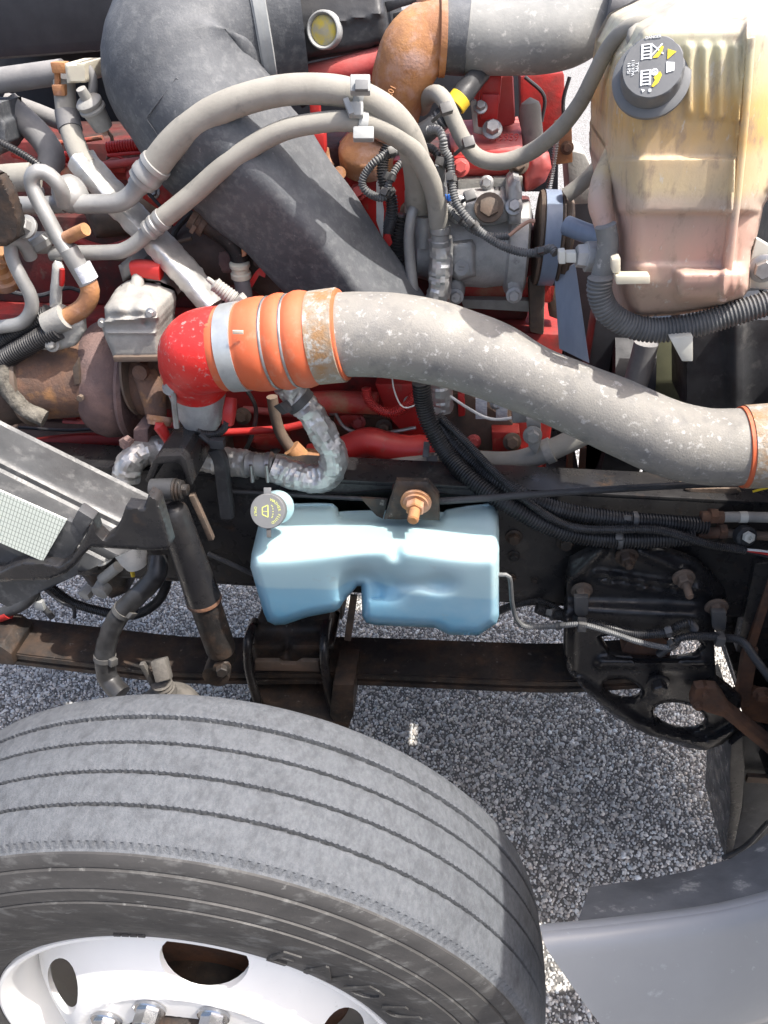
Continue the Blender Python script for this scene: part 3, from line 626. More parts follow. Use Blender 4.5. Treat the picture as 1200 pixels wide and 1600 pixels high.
# ================================================================== spring hanger bracket
hg = thing('spring_hanger', 'black cast spring hanger bracket with oval holes, bolted under the frame', 'bracket')
HO = [(891, 876), (912, 864), (937, 852), (990, 850), (1035, 857), (1087, 876), (1113, 898), (1132, 921), (1138, 942), (1128, 962), (1117, 985), (1116, 1010), (1119, 1060), (1140, 1075), (1159, 1092), (1151, 1142), (1129, 1163), (1102, 1173), (1069, 1167), (1012, 1148), (960, 1120), (911, 1077), (887, 1049), (881, 1022), (881, 962), (885, 902)]
slot = [(937, 996), (955, 992), (1012, 993), (1060, 997), (1088, 998), (1099, 1011), (1087, 1026), (1042, 1032), (990, 1030), (952, 1019)]
H2 = ell(972, 1077, 31, 17, .25); H3 = ell(1062, 1120, 42, 21, .22)
def hy(x, y, d):
    b = .555-.03*ss(y, 930, 985)+.0*x
    b = b-.05*ss(x, 881, 930)*0
    for s0, s1, h_, wd in (((930, 896), (1092, 920), .014, 5), ((935, 908), (1085, 932), .010, 4), ((898, 900), (940, 860), .014, 8), ((1000, 862), (1075, 895), .016, 8), ((1075, 895), (1120, 935), .012, 10), ((885, 950), (1110, 962), .010, 12)):
        b = b-h_*bumpf(seg_d(x, y, s0, s1), wd)
    rim_ = bumpf(seg_d(x, y, (905, 1070), (1010, 1142)), 10)+bumpf(seg_d(x, y, (1010, 1142), (1105, 1166)), 10)+bumpf(seg_d(x, y, (1105, 1166), (1150, 1140)), 9)
    b = b-.022*np.clip(rim_, 0, 1)-.016*bumpf(seg_d(x, y, (940, 1036), (1100, 1036)), 9)
    b = b-.018*bumpf(seg_d(x, y, (886, 970), (886, 1045)), 9)
    b = b-.012*bumpf(np.hypot(x-1026, y-1068), 20)
    b = b+.04*ss(x, 1085, 1150)*(1-ss(y, 990, 1040))
    return edge_round(b, d, 6, .008)
mb = MB(); mb.relief(HO, hy, .598, 4, holes=(slot, H2, H3), thick=.012); part('plate', mb, 'black_paint', hg, 60)
mb = MB(); mb.pslab([(905, 885), (1090, 890), (1100, 945), (905, 945)], .556, .042, .004); part('mounting_pad', mb, 'black_paint', hg)
mb = MB(); mb.tube([(A(1028, 1070, .52), .016), (A(1028, 1070, .52)+Vector((0, .12, 0)), .016)], 16); part('cross_bolt', mb, 'black_rusty', hg)
for px, py, y, r, st, m_ in ((979, 868, .545, .014, .010, 'black_rusty'), (909, 922, .545, .0135, 0, 'brown_steel'), (1068, 902, .53, .0135, .028, 'brown_steel'), (1119, 948, .545, .0145, .008, 'brown_steel'), (1028, 1066, .505, .015, 0, 'black_paint')):
    mb = MB(); p = A(px, py, y); mb.bolt(p, (0.05, -1, -.12), r, st); part('bolt', mb, m_, hg)

# ================================================================== radiator support and crossmember on the right
rs = thing('radiator_support', 'black steel radiator support frame in front of the spring hanger', 'support frame')
mb = MB(); mb.pslab([(1138, 862), (1330, 880), (1330, 1120), (1158, 1092), (1150, 1060), (1130, 1000), (1140, 940)], .64, .06, .004); part('panel', mb, 'black_paint', rs)
mb = MB(); mb.beam(A(1190, 872, .60), A(1160, 1010, .60), .03, .03); part('upright', mb, 'black_paint', rs)
mb = MB(); mb.pslab([(1142, 1165), (1161, 1150), (1164, 1200), (1160, 1260), (1146, 1330), (1133, 1343), (1141, 1260), (1140, 1200)], .50, .20, .003); part('side_plate', mb, 'black_paint', rs)
mb = MB(); mb.pslab([(1160, 1150), (1340, 1150), (1340, 1380), (1138, 1360), (1160, 1260)], .56, .03, .003); part('lower_panel', mb, 'black_plastic', rs)
mb = MB(); mb.tube(PL([(1130, 1340), (1165, 1322), (1200, 1285)], .50, 8), 8); part('edge_bar', mb, 'black_plastic', rs)
mb = MB(); mb.beam(A(1166, 1215, .54), A(1215, 1218, .54), .02, .012); part('brass_clip', mb, 'brown_steel', rs)
mb = MB(); mb.beam(A(1206, 900, .59), A(1172, 1010, .58), .016, .014); mb.beam(A(1172, 1010, .58), A(1158, 1100, .57), .026, .02); mb.pslab([(1150, 1090), (1175, 1085), (1240, 1100), (1240, 1140), (1165, 1125)], .57, .03, .003); part('rusty_brace', mb, 'rust', rs)
mb = MB(); mb.bolt(A(1190, 1083, .55), (0, -1, 0), .012); part('bolt', mb, 'rust', rs)
rl = thing('rusty_link', 'rusty flat steel link bolted across the hanger bracket', 'link')
mb = MB(); mb.relief([(1086, 1073), (1100, 1071), (1120, 1073), (1130, 1086), (1140, 1103), (1215, 1162), (1250, 1200), (1235, 1212), (1206, 1183), (1130, 1120), (1105, 1113), (1079, 1100), (1079, 1092)], lambda x, y, d: .49+edge_round(0, d, 5, .004)-.006*bumpf(seg_d(x, y, (1130, 1108), (1240, 1200)), 5), .508, 3); part('bar', mb, 'rust', rl)
mb = MB(); mb.bolt(A(1090, 1102, .49), (0, -1, 0), .007); part('bolt', mb, 'rust', rl)
mb = MB(); mb.bolt(A(1101, 1084, .49), (0, -1, 0), .006); part('bolt', mb, 'rust', rl)

# ================================================================== engine
en = thing('engine', 'red painted diesel engine with dusty rocker cover behind the hoses', 'engine')
mb = MB(); mb.box((-.27, 1.06, .93), .80, .17, .27, bev=.012); part('block', mb, 'block_red', en)
mb = MB(); mb.box((-.30, 1.08, 1.29), .76, .13, .09, bev=.01); part('cylinder_head', mb, 'block_shaded_grimy', en)
mb = MB(); mb.box((-.38, 1.13, 1.43), .80, .12, .075, bev=.02); part('rocker_cover_rear', mb, 'block_shaded_grimy', en)
mb = MB(); mb.box((-.25, 1.06, .60), .60, .13, .07, bev=.03); part('oil_pan', mb, 'oily_iron', en)
# rocker cover end, lit red
def rcv(x, y, d): return edge_round(.90+.16*(1-ss(y, 186, 236)), d, 5, .008)-.008*bumpf(np.abs(y-262), 6)
mb = MB(); mb.relief([(702, 212), (735, 206), (812, 194), (815, 205), (817, 240), (821, 276), (713, 277), (707, 250)], rcv, 1.14, 5); part('rocker_cover', mb, 'red_dusty', en, 50)
mb = MB(); mb.pslab([(709, 246), (817, 238), (820, 262), (712, 266)], .888, .02, .003); part('cover_lip', mb, 'red_paint', en)
mb = MB(); mb.pslab([(714, 280), (818, 276), (816, 297), (716, 303)], .89, .15, .004); part('gasket_rail', mb, 'dull_aluminium', en)
b_ = text_mb('999959', .018, .001, A(787, 215, .94), Rv, Uv); part('cast_number', b_, 'red_paint', en)
mb = MB(); mb.pslab([(740, 122), (802, 112), (806, 196), (742, 206)], 1.0, .14, .01); part('cover_block', mb, 'red_dusty', en)
mb = MB(); mb.pslab([(812, 118), (882, 112), (884, 205), (815, 215)], 1.16, .1, .008); part('front_cover', mb, 'block_red', en)
mb = MB(); mb.box(A(766, 138, .97), .018, .016, .022, bev=.004); mb.box(A(765, 165, .96), .015, .016, .020, bev=.004); mb.box(A(764, 118, .98), .016, .014, .014, bev=.003); part('injector_plug', mb, 'red_paint', en)
mb = MB(); mb.pslab([(735, 158), (744, 156), (747, 200), (775, 204), (780, 210), (770, 214), (740, 208)], .93, .012, .002); part('bracket', mb, 'dull_aluminium', en)
for a_, b_, y_, r_ in ((769, 203, .925, .012), (751, 168, .93, .008)): mb = MB(); mb.bolt(A(a_, b_, y_), (0, -.8, .6), r_); part('bolt', mb, 'steel', en)
# pinkish cast ear and grey vertical pipe
mb = MB(); mb.relief([(828, 250), (845, 236), (858, 240), (862, 262), (852, 284), (833, 297), (820, 300), (816, 280)], lambda x, y, d: edge_round(.88, d, 14, .03), .95, 4); part('cast_ear', mb, 'red_dusty', en, 60)
mb = MB(); mb.tube(PL([(828, 152), (829, 180), (832, 215), (830, 245)], 1.0, 33), 20, roundends=True); part('vent_pipe', mb, 'rubber_hose', en)
# middle red casting below the arching hoses
def mc(x, y, d): return edge_round(.93+.05*(1-ss(y, 205, 255))+.04*ss(x, 600, 650), d, 8, .02)-.012*bumpf(np.abs(y-258+(x-560)*.1), 6)
mb = MB(); mb.relief([(530, 222), (548, 212), (590, 208), (648, 240), (660, 300), (660, 420), (640, 430), (600, 400), (565, 330), (540, 290)], mc, 1.1, 5); part('housing', mb, 'red_paint', en, 60)
mb = MB(); mb.lathe(A(572, 232, .93), (0, -.5, .87), [(-.03, .05), (0, .05), (.006, .046), (.012, .035), (.014, .001)], 28); part('housing_cap', mb, 'orange_rust', en)
mb = MB(); mb.box(A(496, 222, .9), .015, .016, .017, bev=.004); mb.box(A(493, 170, .95), .009, .009, .03, bev=.003); part('sensor_plug', mb, 'red_paint', en)
mb = MB(); mb.tube(PL([(505, 232), (508, 250), (515, 262)], .92, 18), 10); mb.lathe(A(530, 270, .9), (0.3, -1, .2), [(0, .011), (.01, .011), (.01, .006)], 12); part('sensor_body', mb, 'orange_rust', en)
mb = MB(); mb.tube(PL([(420, 140, 1.0), (470, 128, 1.0), (540, 112, .98), (600, 95, .98)], None, 44), 18); part('breather_pipe', mb, 'red_dusty', en)
# lower red pipework
mb = MB(); mb.tube(PL([(485, 716), (520, 711), (548, 700), (575, 690), (605, 697), (640, 702), (700, 700)], .76, 46), 20); part('coolant_manifold', mb, 'red_paint', en)
mb = MB(); mb.lathe(A(588, 742, .75), (0, -.3, 1), [(0, .022), (.022, .022), (.025, .018)], 20); part('manifold_union', mb, 'dull_aluminium', en)
mb = MB(); mb.tube(PL([(470, 632), (520, 628), (590, 630)], .80, 36), 18); part('oil_pipe', mb, 'red_worn', en)
mb = MB(); mb.pslab([(585, 600), (650, 600), (668, 650), (668, 705), (640, 690), (605, 650)], .82, .07, .006); part('bracket_casting', mb, 'red_paint', en)
mb = MB(); mb.pslab([(500, 652), (610, 650), (612, 690), (500, 690)], .86, .05, .006); part('rusty_plate', mb, 'rust', en)
mb = MB(); mb.tube(PL([(572, 606), (575, 622), (587, 637), (610, 645), (632, 637), (646, 620), (655, 605)], .76, 14), 12, corr=(.0042, .25)); part('red_convoluted_tube', mb, 'red_paint', en)
mb = MB(); mb.tube(PL([(612, 585), (616, 610), (626, 633), (638, 637), (650, 632)], .745, 2.5), 6); part('lead_wire', mb, 'wire_white', en)
mb = MB(); mb.tube(PL([(345, 676), (400, 673), (450, 668), (500, 655)], .72, 12), 10); part('red_tube', mb, 'red_paint', en)
mb = MB(); mb.pslab([(675, 615), (730, 615), (800, 660), (815, 705), (690, 705)], .83, .08, .005); part('pump_casting', mb, 'brown_steel', en)
mb = MB(); mb.pslab([(768, 675), (812, 676), (815, 706), (770, 706)], .80, .04, .003); part('pump_cover', mb, 'red_worn', en)
mb = MB(); mb.pslab([(715, 618), (725, 616), (727, 650), (716, 652)], .80, .04, .003); part('pump_rib', mb, 'red_paint', en)
for px, py in ((752, 640), (784, 643)):
    mb = MB(); mb.pslab([(px-9, py-17), (px+9, py-17), (px+9, py+15), (px-9, py+15)], .815, .006, .001); part('data_label', mb, 'label_paper', en)
# left hand side, in the shade
for q_ in ([(168, 232), (195, 229), (230, 226)], [(98, 248), (116, 244)]): mb = MB(); mb.tube(PL(q_, .90, 18), 12, corr=(.005, .22)); part('red_bellows', mb, 'red_paint', en)
mb = MB(); mb.tube(PL([(168, 243), (200, 240), (232, 238)], .885, 5), 8); mb.tube(PL([(168, 243), (185, 244), (194, 250)], .885, 5), 8); part('red_fuel_line', mb, 'red_paint', en)
mb = MB(); mb.box(A(185, 258, .9), .018, .015, .01, bev=.003); mb.pslab([(170, 265), (232, 262), (232, 282), (170, 282)], .91, .04, .004); part('injector_cover', mb, 'red_worn', en)
mb = MB(); mb.tube(PL([(230, 290, .9), (270, 320, .9), (290, 345, .9)], None, 40), 14); part('intake_runner', mb, 'red_worn', en)
mb = MB(); mb.relief([(130, 332), (215, 320), (245, 345), (240, 365), (150, 372)], lambda x, y, d: edge_round(.90, d, 16, .04), 1.0, 6); part('exhaust_port', mb, 'brown_steel', en, 60)
mb = MB(); mb.tube(PL([(115, 372), (140, 383), (170, 388), (215, 374)], .84, 13), 10); part('drain_hose', mb, 'block_red', en)
mb = MB(); mb.tube(PL([(255, 420, .86), (320, 395, .86), (400, 400, .86), (450, 430, .86)], None, 100), 24); part('exhaust_manifold', mb, 'oily_iron', en)
mb = MB(); mb.relief([(340, 392), (362, 388), (372, 410), (366, 430), (345, 428), (336, 410)], lambda x, y, d: edge_round(.80, d, 7, .012), .84, 4); mb.relief([(392, 398), (415, 395), (425, 415), (400, 425), (390, 412)], lambda x, y, d: edge_round(.80, d, 7, .012), .84, 4); part('rusty_flange', mb, 'cast_rust', en, 60)
mb = MB(); mb.lathe(A(60, 720, .86), (1, 0, 0), [(-.3, .10), (.45, .10)], 24); part('starter_motor', mb, 'oily_iron', en)
mb = MB(); mb.tube(PL([(0, 705), (120, 690), (260, 690)], .80, 26), 12); part('oil_line', mb, 'block_red', en)
mb = MB(); mb.pslab([(888, 690), (897, 690), (894, 770), (884, 770)], .90, .02, .001); mb.pslab([(908, 700), (917, 700), (912, 770), (902, 770)], .90, .02, .001); mb.pslab([(884, 738), (914, 742), (914, 748), (884, 745)], .895, .02, .001); part('rusty_strut', mb, 'rust', en)
mb = MB(); mb.box(A(770, 455, .92)+Vector((0, .05, 0)), .12, .05, .02, bev=.004); part('compressor_shelf', mb, 'red_worn', en)
mb = MB(); mb.pslab([(720, 468), (830, 470), (830, 488), (725, 482)], .90, .05, .003); part('shelf_rail', mb, 'dull_aluminium', en)
mb = MB(); mb.pslab([(826, 440), (852, 440), (850, 525), (828, 520)], .88, .04, .006); mb.pslab([(858, 440), (872, 440), (872, 500), (858, 495)], .92, .04, .004); part('tensioner_arm', mb, 'brown_steel', en)

mb = MB(); mb.box((-.35, 1.36, .98), .62, .13, .30, bev=.02); part('intake_side', mb, 'oily_iron', en)  # added box that keeps sun off the ground past the engine
for i, (a_, b_, y_) in enumerate(((520, 640, .85), (560, 660, .84), (600, 668, .845), (640, 628, .81), (655, 690, .81), (700, 640, .82), (705, 690, .82), (740, 690, .82), (800, 690, .79), (775, 630, .82), (560, 300, .92), (640, 330, .93), (650, 390, .93), (545, 245, .94), (600, 225, .94), (240, 300, .88), (210, 275, .89), (150, 300, .87), (60, 300, .87), (120, 560, .86), (20, 650, .86), (180, 700, .86), (300, 690, .86), (380, 650, .86), (430, 700, .86), (720, 262, .875), (810, 256, .875), (760, 286, .875))):
    mb = MB(); mb.bolt(A(a_, b_, y_), (0, -.95, .3), .0085+.002*(i % 3)); part('bolt', mb, ('steel', 'red_dusty', 'brown_steel')[i % 3], en)
for q_ in ([(380, 640), (470, 646), (560, 640)], [(100, 660), (220, 668), (300, 660)], [(0, 610), (60, 640), (120, 650)], [(20, 240), (110, 262), (230, 250)]):
    mb = MB(); mb.tube(PL(q_, .87, 12), 10); part('fuel_line', mb, 'red_dusty', en)
for a_, b_, w_, h_ in ((420, 690, 60, 26), (545, 655, 46, 24), (330, 655, 40, 30), (120, 275, 60, 30), (20, 330, 60, 26), (250, 700, 70, 22), (700, 660, 26, 40), (755, 665, 30, 22)):
    mb = MB(); mb.relief([(a_-w_/2, b_-h_/2), (a_+w_/2, b_-h_/2), (a_+w_/2, b_+h_/2), (a_-w_/2, b_+h_/2)], lambda x, y, d: edge_round(.835, d, 9, .025), .90, 4, chaikin=2); part('cast_boss', mb, 'red_worn', en, 60)
for i, (q_, y_, w_, m_) in enumerate((([(0, 690), (80, 702), (190, 700), (260, 720)], .78, 7, 'black_plastic'), ([(30, 668), (120, 672), (210, 660)], .80, 5, 'conduit'), ([(150, 395), (190, 405), (240, 390), (300, 372)], .80, 6, 'brown_steel'), ([(10, 455), (60, 462), (110, 450), (150, 470)], .78, 7, 'black_plastic'), ([(230, 300), (262, 330), (300, 325)], .84, 6, 'black_plastic'), ([(380, 600), (400, 640), (390, 690), (370, 720)], .74, 7, 'conduit'), ([(300, 330), (272, 365), (268, 410)], .82, 9, 'black_plastic'), ([(520, 640), (545, 672), (600, 676), (650, 668)], .79, 6, 'steel'), ([(690, 610), (735, 640), (770, 655), (820, 650)], .79, 5, 'wire_white'), ([(30, 200), (90, 222), (160, 215)], .96, 7, 'red_worn'), ([(150, 190), (175, 215), (168, 250)], .95, 6, 'brown_steel'), ([(470, 165), (500, 150), (540, 165)], .98, 9, 'black_plastic'), ([(820, 120), (850, 150), (846, 190)], 1.1, 6, 'black_plastic'), ([(890, 120), (880, 160), (884, 210)], 1.12, 6, 'black_plastic'))):
    mb = MB(); mb.tube(PL(q_, y_, w_), 8); part('injector_line' if m_ in ('steel', 'brown_steel', 'red_worn') else 'lead_wire', mb, m_, en)
lf = thing('far_frame_rail', 'black frame rail on the far side of the engine', 'frame rail')
mb = MB(); mb.box((-.25, 1.50, .89), 1.15, .004, .13, bev=.001); part('web', mb, 'black_paint', lf)
mb = MB(); mb.box((-.25, 1.46, 1.024), 1.15, .044, .004, bev=.001); part('top_flange', mb, 'black_paint', lf)
mb = MB(); mb.pslab([(-120, 40), (215, 40), (215, 225), (-120, 235)], 1.52, .03, .004); single('firewall', mb, 'cab_black', 'black panel added for the shaded firewall behind the heater pipe', 'firewall')  # dark sheet added where only blackness shows past the pipes
mb = MB(); mb.pslab([(380, 40), (868, 40), (874, 120), (872, 300), (380, 300)], 1.60, .02, .004); single('far_backing_panel', mb, 'cab_black', 'black backing panel added on the far side of the engine', 'backing panel')  # dark sheet added to fill the see-through gap with shade
# ================================================================== cab cowl, air cleaner, intake elbow
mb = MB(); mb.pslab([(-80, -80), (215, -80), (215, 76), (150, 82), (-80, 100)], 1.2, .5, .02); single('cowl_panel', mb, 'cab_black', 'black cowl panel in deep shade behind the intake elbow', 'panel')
ac = thing('air_cleaner', 'black plastic air cleaner housing with a round filter gauge', 'air cleaner')
def acy(x, y, d): return edge_round(.96+.02*(1-ss(y, -20, 30))-.006*bumpf(np.abs(y-55+(x-415)*.19), 3), d, 14, .05)
mb = MB(); mb.relief([(395, -60), (596, -60), (603, -5), (611, 62), (604, 73), (575, 80), (500, 92), (415, 112), (395, 60)], acy, 1.3, 6); part('housing', mb, 'black_plastic', ac, 60)
q = A(507, 47, .955); axg = (toCam(q)+Vector((-.35, 0, 0))).normalized(); r_ = 27*mpp(q)
mb = MB(); mb.lathe(q, axg, [(-.03, r_), (.006, r_), (.010, r_*.97), (.011, r_*.9), (.009, r_*.82), (.003, r_*.78)], 36); part('gauge_bezel', mb, 'grey_clip', ac)
mb = MB(); mb.lathe(q, axg, [(-.01, r_*.78), (.004, r_*.76), (.006, r_*.62), (.007, .0001)], 32); part('gauge_face', mb, 'dial_yellow', ac)
for q_, y_ in (([(600, 2), (660, -8), (660, 2), (625, 12), (605, 20)], 1.0), ([(612, 20), (680, 10), (660, 60), (625, 60)], 1.1)): mb = MB(); mb.pslab(q_, y_, .05, .004); part('latch', mb, 'black_plastic', ac)

el = thing('intake_elbow', 'large dusty grey plastic intake elbow feeding down to the turbocharger', 'intake duct')
ip = [P(470, 20, .95, 195), P(385, 30, .93, 215), P(312, 62, .89, 245), P(292, 118, .85, 255), P(330, 195, .81, 215), P(392, 262, .79, 180), P(463, 340, .78, 150), P(541, 437, .78, 130), P(592, 500, .78, 124), P(622, 540, .78, 120)]
mb = MB(); mb.tube(ip, 40, step=.012, sq=(2.0, 7.5, 2.4, .85), up=Vector((0, -1, 0))); part('duct', mb, 'duct_plastic', el, 50)
p_, t_, r_ = along(ip, .085)
mb = MB(); mb.lathe(p_, -t_, [(-.012, r_*.98), (-.011, r_*1.035), (.010, r_*1.04), (.012, r_*.98)], 56); mb.lathe(p_+t_*.004, -t_, [(-.004, r_*1.0), (-.004, r_*1.055), (.004, r_*1.055), (.004, r_)], 56); part('band_clamp', mb, 'grey_clip', el)
# moulded marks
mb = MB(); c0 = A(265, 165, .685)
def onduct(px, py, up_=.0):
    # point on the duct surface along the pixel ray, found by marching
    d = ray(px, py).normalized(); s_ = .8; sp = smooth_path(ip, .02)
    for _ in range(300):
        p = CAM+d*s_; m_ = min((p-a).length-r for a, r, _q in sp)
        if m_ < .0005: break
        s_ += max(.0005, m_*.6)
    return CAM+d*(s_-up_)
fr_pts = [(228, 185), (275, 122), (300, 135), (280, 172), (247, 212)]
for (a1, b1), (a2, b2) in zip(fr_pts, fr_pts[1:]+fr_pts[:1]): mb.tube([(onduct(a1, b1), .0011), (onduct((a1+a2)/2, (b1+b2)/2), .0011), (onduct(a2, b2), .0011)], 6)
part('moulded_frame', mb, 'duct_plastic', el)
mb = MB(); q = onduct(418, 245, .0); mb.lathe(q, toCam(q), [(-.004, .010), (.0015, .010), (.002, .008), (-.001, .005)], 20); part('moulded_button', mb, 'duct_plastic', el)
mb = MB(); mb.slab([onduct(300, 245), onduct(322, 222), onduct(397, 300), onduct(375, 322)], (onduct(340, 270)-CAM).normalized()*.006, .001); part('moulded_plate', mb, 'duct_plastic', el)

# ================================================================== upper radiator hose and rusty neck
nk = thing('water_outlet', 'rusty orange cast coolant outlet neck joined to the grey radiator hose', 'outlet neck')
mb = MB(); mb.tube(PL([(694, 57, .93, 102), (668, 60, .93, 104), (645, 82, .92, 104), (630, 118, .92, 96), (618, 160, .93, 84), (610, 200, .95, 80)]), 36, step=.01); part('neck', mb, 'orange_rust', nk, 60)
p = A(692, 57, .93); mb = MB(); mb.lathe(p, Rv, [(-.008, .056), (-.006, .0595), (.004, .0595), (.005, .05)], 40); mb.lathe(A(667, 10, .93), (0, 0, 1), [(-.02, .018), (.01, .017), (.012, .012), (.03, .011)], 16); part('flange', mb, 'orange_rust', nk)
b_ = text_mb('2017', .014, .001, A(613, 140, .868), (Rv*.5+Uv).normalized(), (Uv*.5-Rv)); part('cast_number', b_, 'orange_rust', nk)
rh = thing('radiator_hose', 'thick dusty grey upper radiator hose next to the coolant tank', 'hose')
hp = PL([(690, 57, .93, 100), (740, 60, .93, 101), (800, 61, .93, 101), (860, 58, .93, 100), (905, 42, .95, 98), (925, 5, .98, 98), (922, -50, 1.0, 98)])
mb = MB(); mb.tube(hp, 36, step=.01); part('hose', mb, 'grey_hose', rh, 60)
p_, t_, r_ = along(hp, .075); mb = MB(); mb.lathe(p_, t_, [(-.019, r_), (-.018, r_*1.04), (.018, r_*1.04), (.019, r_)], 48); part('clamp', mb, 'duct_plastic', rh)
mb = MB(); mb.tube(PL([(950, 8), (990, 14), (1045, 12)], .92, 62), 24); single('rubber_coupling', mb, 'dark_hose', 'dark rubber coupling above the coolant tank cap', 'coupling')

# ================================================================== coolant tank
_A0 = A
def A(px, py, y): return _A0(px, py, y+.002)          # the surge tank and its hoses stand a little nearer
ct = thing('coolant_tank', 'stained translucent yellow coolant surge tank with black screw cap', 'coolant tank')
CT = [(986, 66), (1003, 44), (1034, 22), (1080, -25), (1290, -60), (1290, 262), (1203, 306), (1193, 322), (1184, 366), (1174, 392), (1172, 450), (1160, 466), (1122, 482), (1060, 492), (1000, 496), (976, 492), (966, 478), (961, 430), (957, 400), (955, 332), (945, 284), (946, 200), (950, 130), (962, 84)]
def cy(x, y, d):
    b = .485+.18*(1-ss(y, -40, 62))**1.5
    b = b+.10*(1-ss(x, 945, 1012))**1.5
    b = b-.012*bumpf(x-(1168-(y-50)*.092), 5)                                             # moulded seam
    b = b+.05*ss(x, 1172-(y-50)*.09, 1260)
    b = b-.008*ss(y, 244, 250)*(x < 1150)+.012*ss(y, 329, 336)-.006*ss(y, 408, 416)
    for i in range(4):
        xc = 1078+i*24; b = b-.007*bumpf(x-xc, 7)*ss(y, 62, 75)*(1-ss(y, 170+6*i, 190))
    b = b-.03*ss(x, 1050, 1066)*ss(y, 418, 428)*(1-ss(x, 1160, 1176))*(1-ss(y, 462, 476))
    b = b+.03*ss(y, 440, 490)
    return edge_round(b, d, 16, .05)
mb = MB(); mb.relief(CT, cy, .80, 4); part('tank', mb, 'tank_plastic', ct, 60)
mb = MB(); mb.tube(PL([(1171, 58), (1165, 140), (1155, 250), (1144, 350), (1133, 430), (1126, 466)], .480, 13), 16, sq=4, flat=2.2, up=Vector((0, -1, 0))); part('seam', mb, 'tank_plastic', ct, 60)
mb = MB(); mb.pslab([(962, 431), (1016, 431), (1016, 444), (963, 445)], .465, .02, .002); mb.pslab([(956, 406), (970, 402), (970, 427), (957, 428)], .470, .02, .003); part('mounting_tab', mb, 'clear_tab', ct)
for q_, y_ in (([(1046, 528), (1083, 525), (1083, 565), (1066, 565)], .485), ([(1172, 410), (1182, 372), (1230, 400), (1230, 455), (1165, 450)], .545)): mb = MB(); mb.pslab(q_, y_, .02, .002); part('foot', mb, 'white_plastic', ct)
mb = MB(); mb.bolt(A(1192, 419, .535), (-.2, -1, .1), .013); part('bolt', mb, 'steel', ct)
# left nozzle and its sleeve
mb = MB(); mb.tube(PL([(955, 240, .62, 26), (940, 285, .58, 34), (938, 318, .56, 38), (944, 345, .55, 34), (948, 365, .54, 30)]), 20); part('outlet_nozzle', mb, 'tank_plastic', ct, 60)
for i, (a_, b_) in enumerate(((1012, 34), (1016, 44), (1008, 52))):
    mb = MB(); mb.tube(PL([(a_-2, b_, .60), (1045, b_-6, .60)], None, 19), 14); part('nipple', mb, 'clear_tab', ct)
# cap
cc = A(1020, 104, .455); tcv = toCam(cc); axc = (tcv+Vector((-.02, 0, .42))).normalized(); u = mpp(cc)
X = Rv; Yv = axc.cross(X).normalized(); X = Yv.cross(axc)
def knurl(i, k, r): return r*(.965 if (i in (3, 4) and k % 6 >= 4) else 1)
mb = MB(); mb.lathe(cc, axc, [(-.062, 50*u), (-.040, 58*u), (-.038, 61*u), (-.032, 61*u), (-.030, 56*u), (-.029, 48*u)], 72)
mb.lathe(cc, axc, [(-.034, 47*u), (-.030, 48.5*u), (-.022, 48.5*u), (-.005, 48*u), (-.0015, 47*u), (0, 45*u), (.0004, 10*u), (.0004, .00001)], 72, fn=knurl); cap = part('cap', mb, 'cap_grey', ct)
def cxy(px, py): return cc+X*((px-1022)*u)+Yv*((99-py)*1.10*u)+axc*.0009
pw = MB(); py_ = MB()
def flat(mb, pts): mb.slab([cxy(a, b) for a, b in pts], axc*.0003, 0)
flat(py_, [(1043, 78), (1043, 92), (1056, 83)])
flat(pw, [(1042, 95), (1054, 97), (1054, 108), (1042, 110)])
for y0 in (68, 103):
    for r in range(2): flat(pw, [(1004+r*13, y0), (1007+r*13, y0), (1007+r*13, y0+21), (1004+r*13, y0+21)])
    for r in range(5): flat(pw, [(1007, y0+r*4.6), (1018, y0+r*4.6), (1018, y0+r*4.6+1.7), (1007, y0+r*4.6+1.7)])
flat(py_, [(1021, 88), (1030, 79), (1033, 73), (1037, 74), (1035, 81), (1029, 88)]); flat(py_, [(1021, 126), (1026, 118), (1024, 114), (1033, 107), (1036, 112), (1031, 122), (1024, 127)])
for a_, b_ in (((1020, 70), (1037, 84)), ((1035, 70), (1020, 84))): pw.beam(cxy(*a_), cxy(*b_), .0014, .0003, axc, 0)
pw.lathe(cxy(1025, 107), axc, [(0, .0038), (.0003, .0038), (.0003, .0025), (0, .0025)], 16)
flat(pw, [(1006, 128), (1012, 130), (1008, 133)]); flat(pw, [(1017, 129), (1021, 129), (1021, 133), (1017, 133)])
b_ = text_mb('DANGER', .0042, .0002, cxy(1021, 60), X, Yv); pw.add(b_.v, b_.f)
for i, s_ in enumerate(('TYPE', '110 KPA', '16 PSI')): b_ = text_mb(s_, .0048, .0002, cxy(998-i*6, 98), -Yv, X); pw.add(b_.v, b_.f)
part('white_print', pw, 'print_white', cap); part('yellow_print', py_, 'print_yellow', cap)

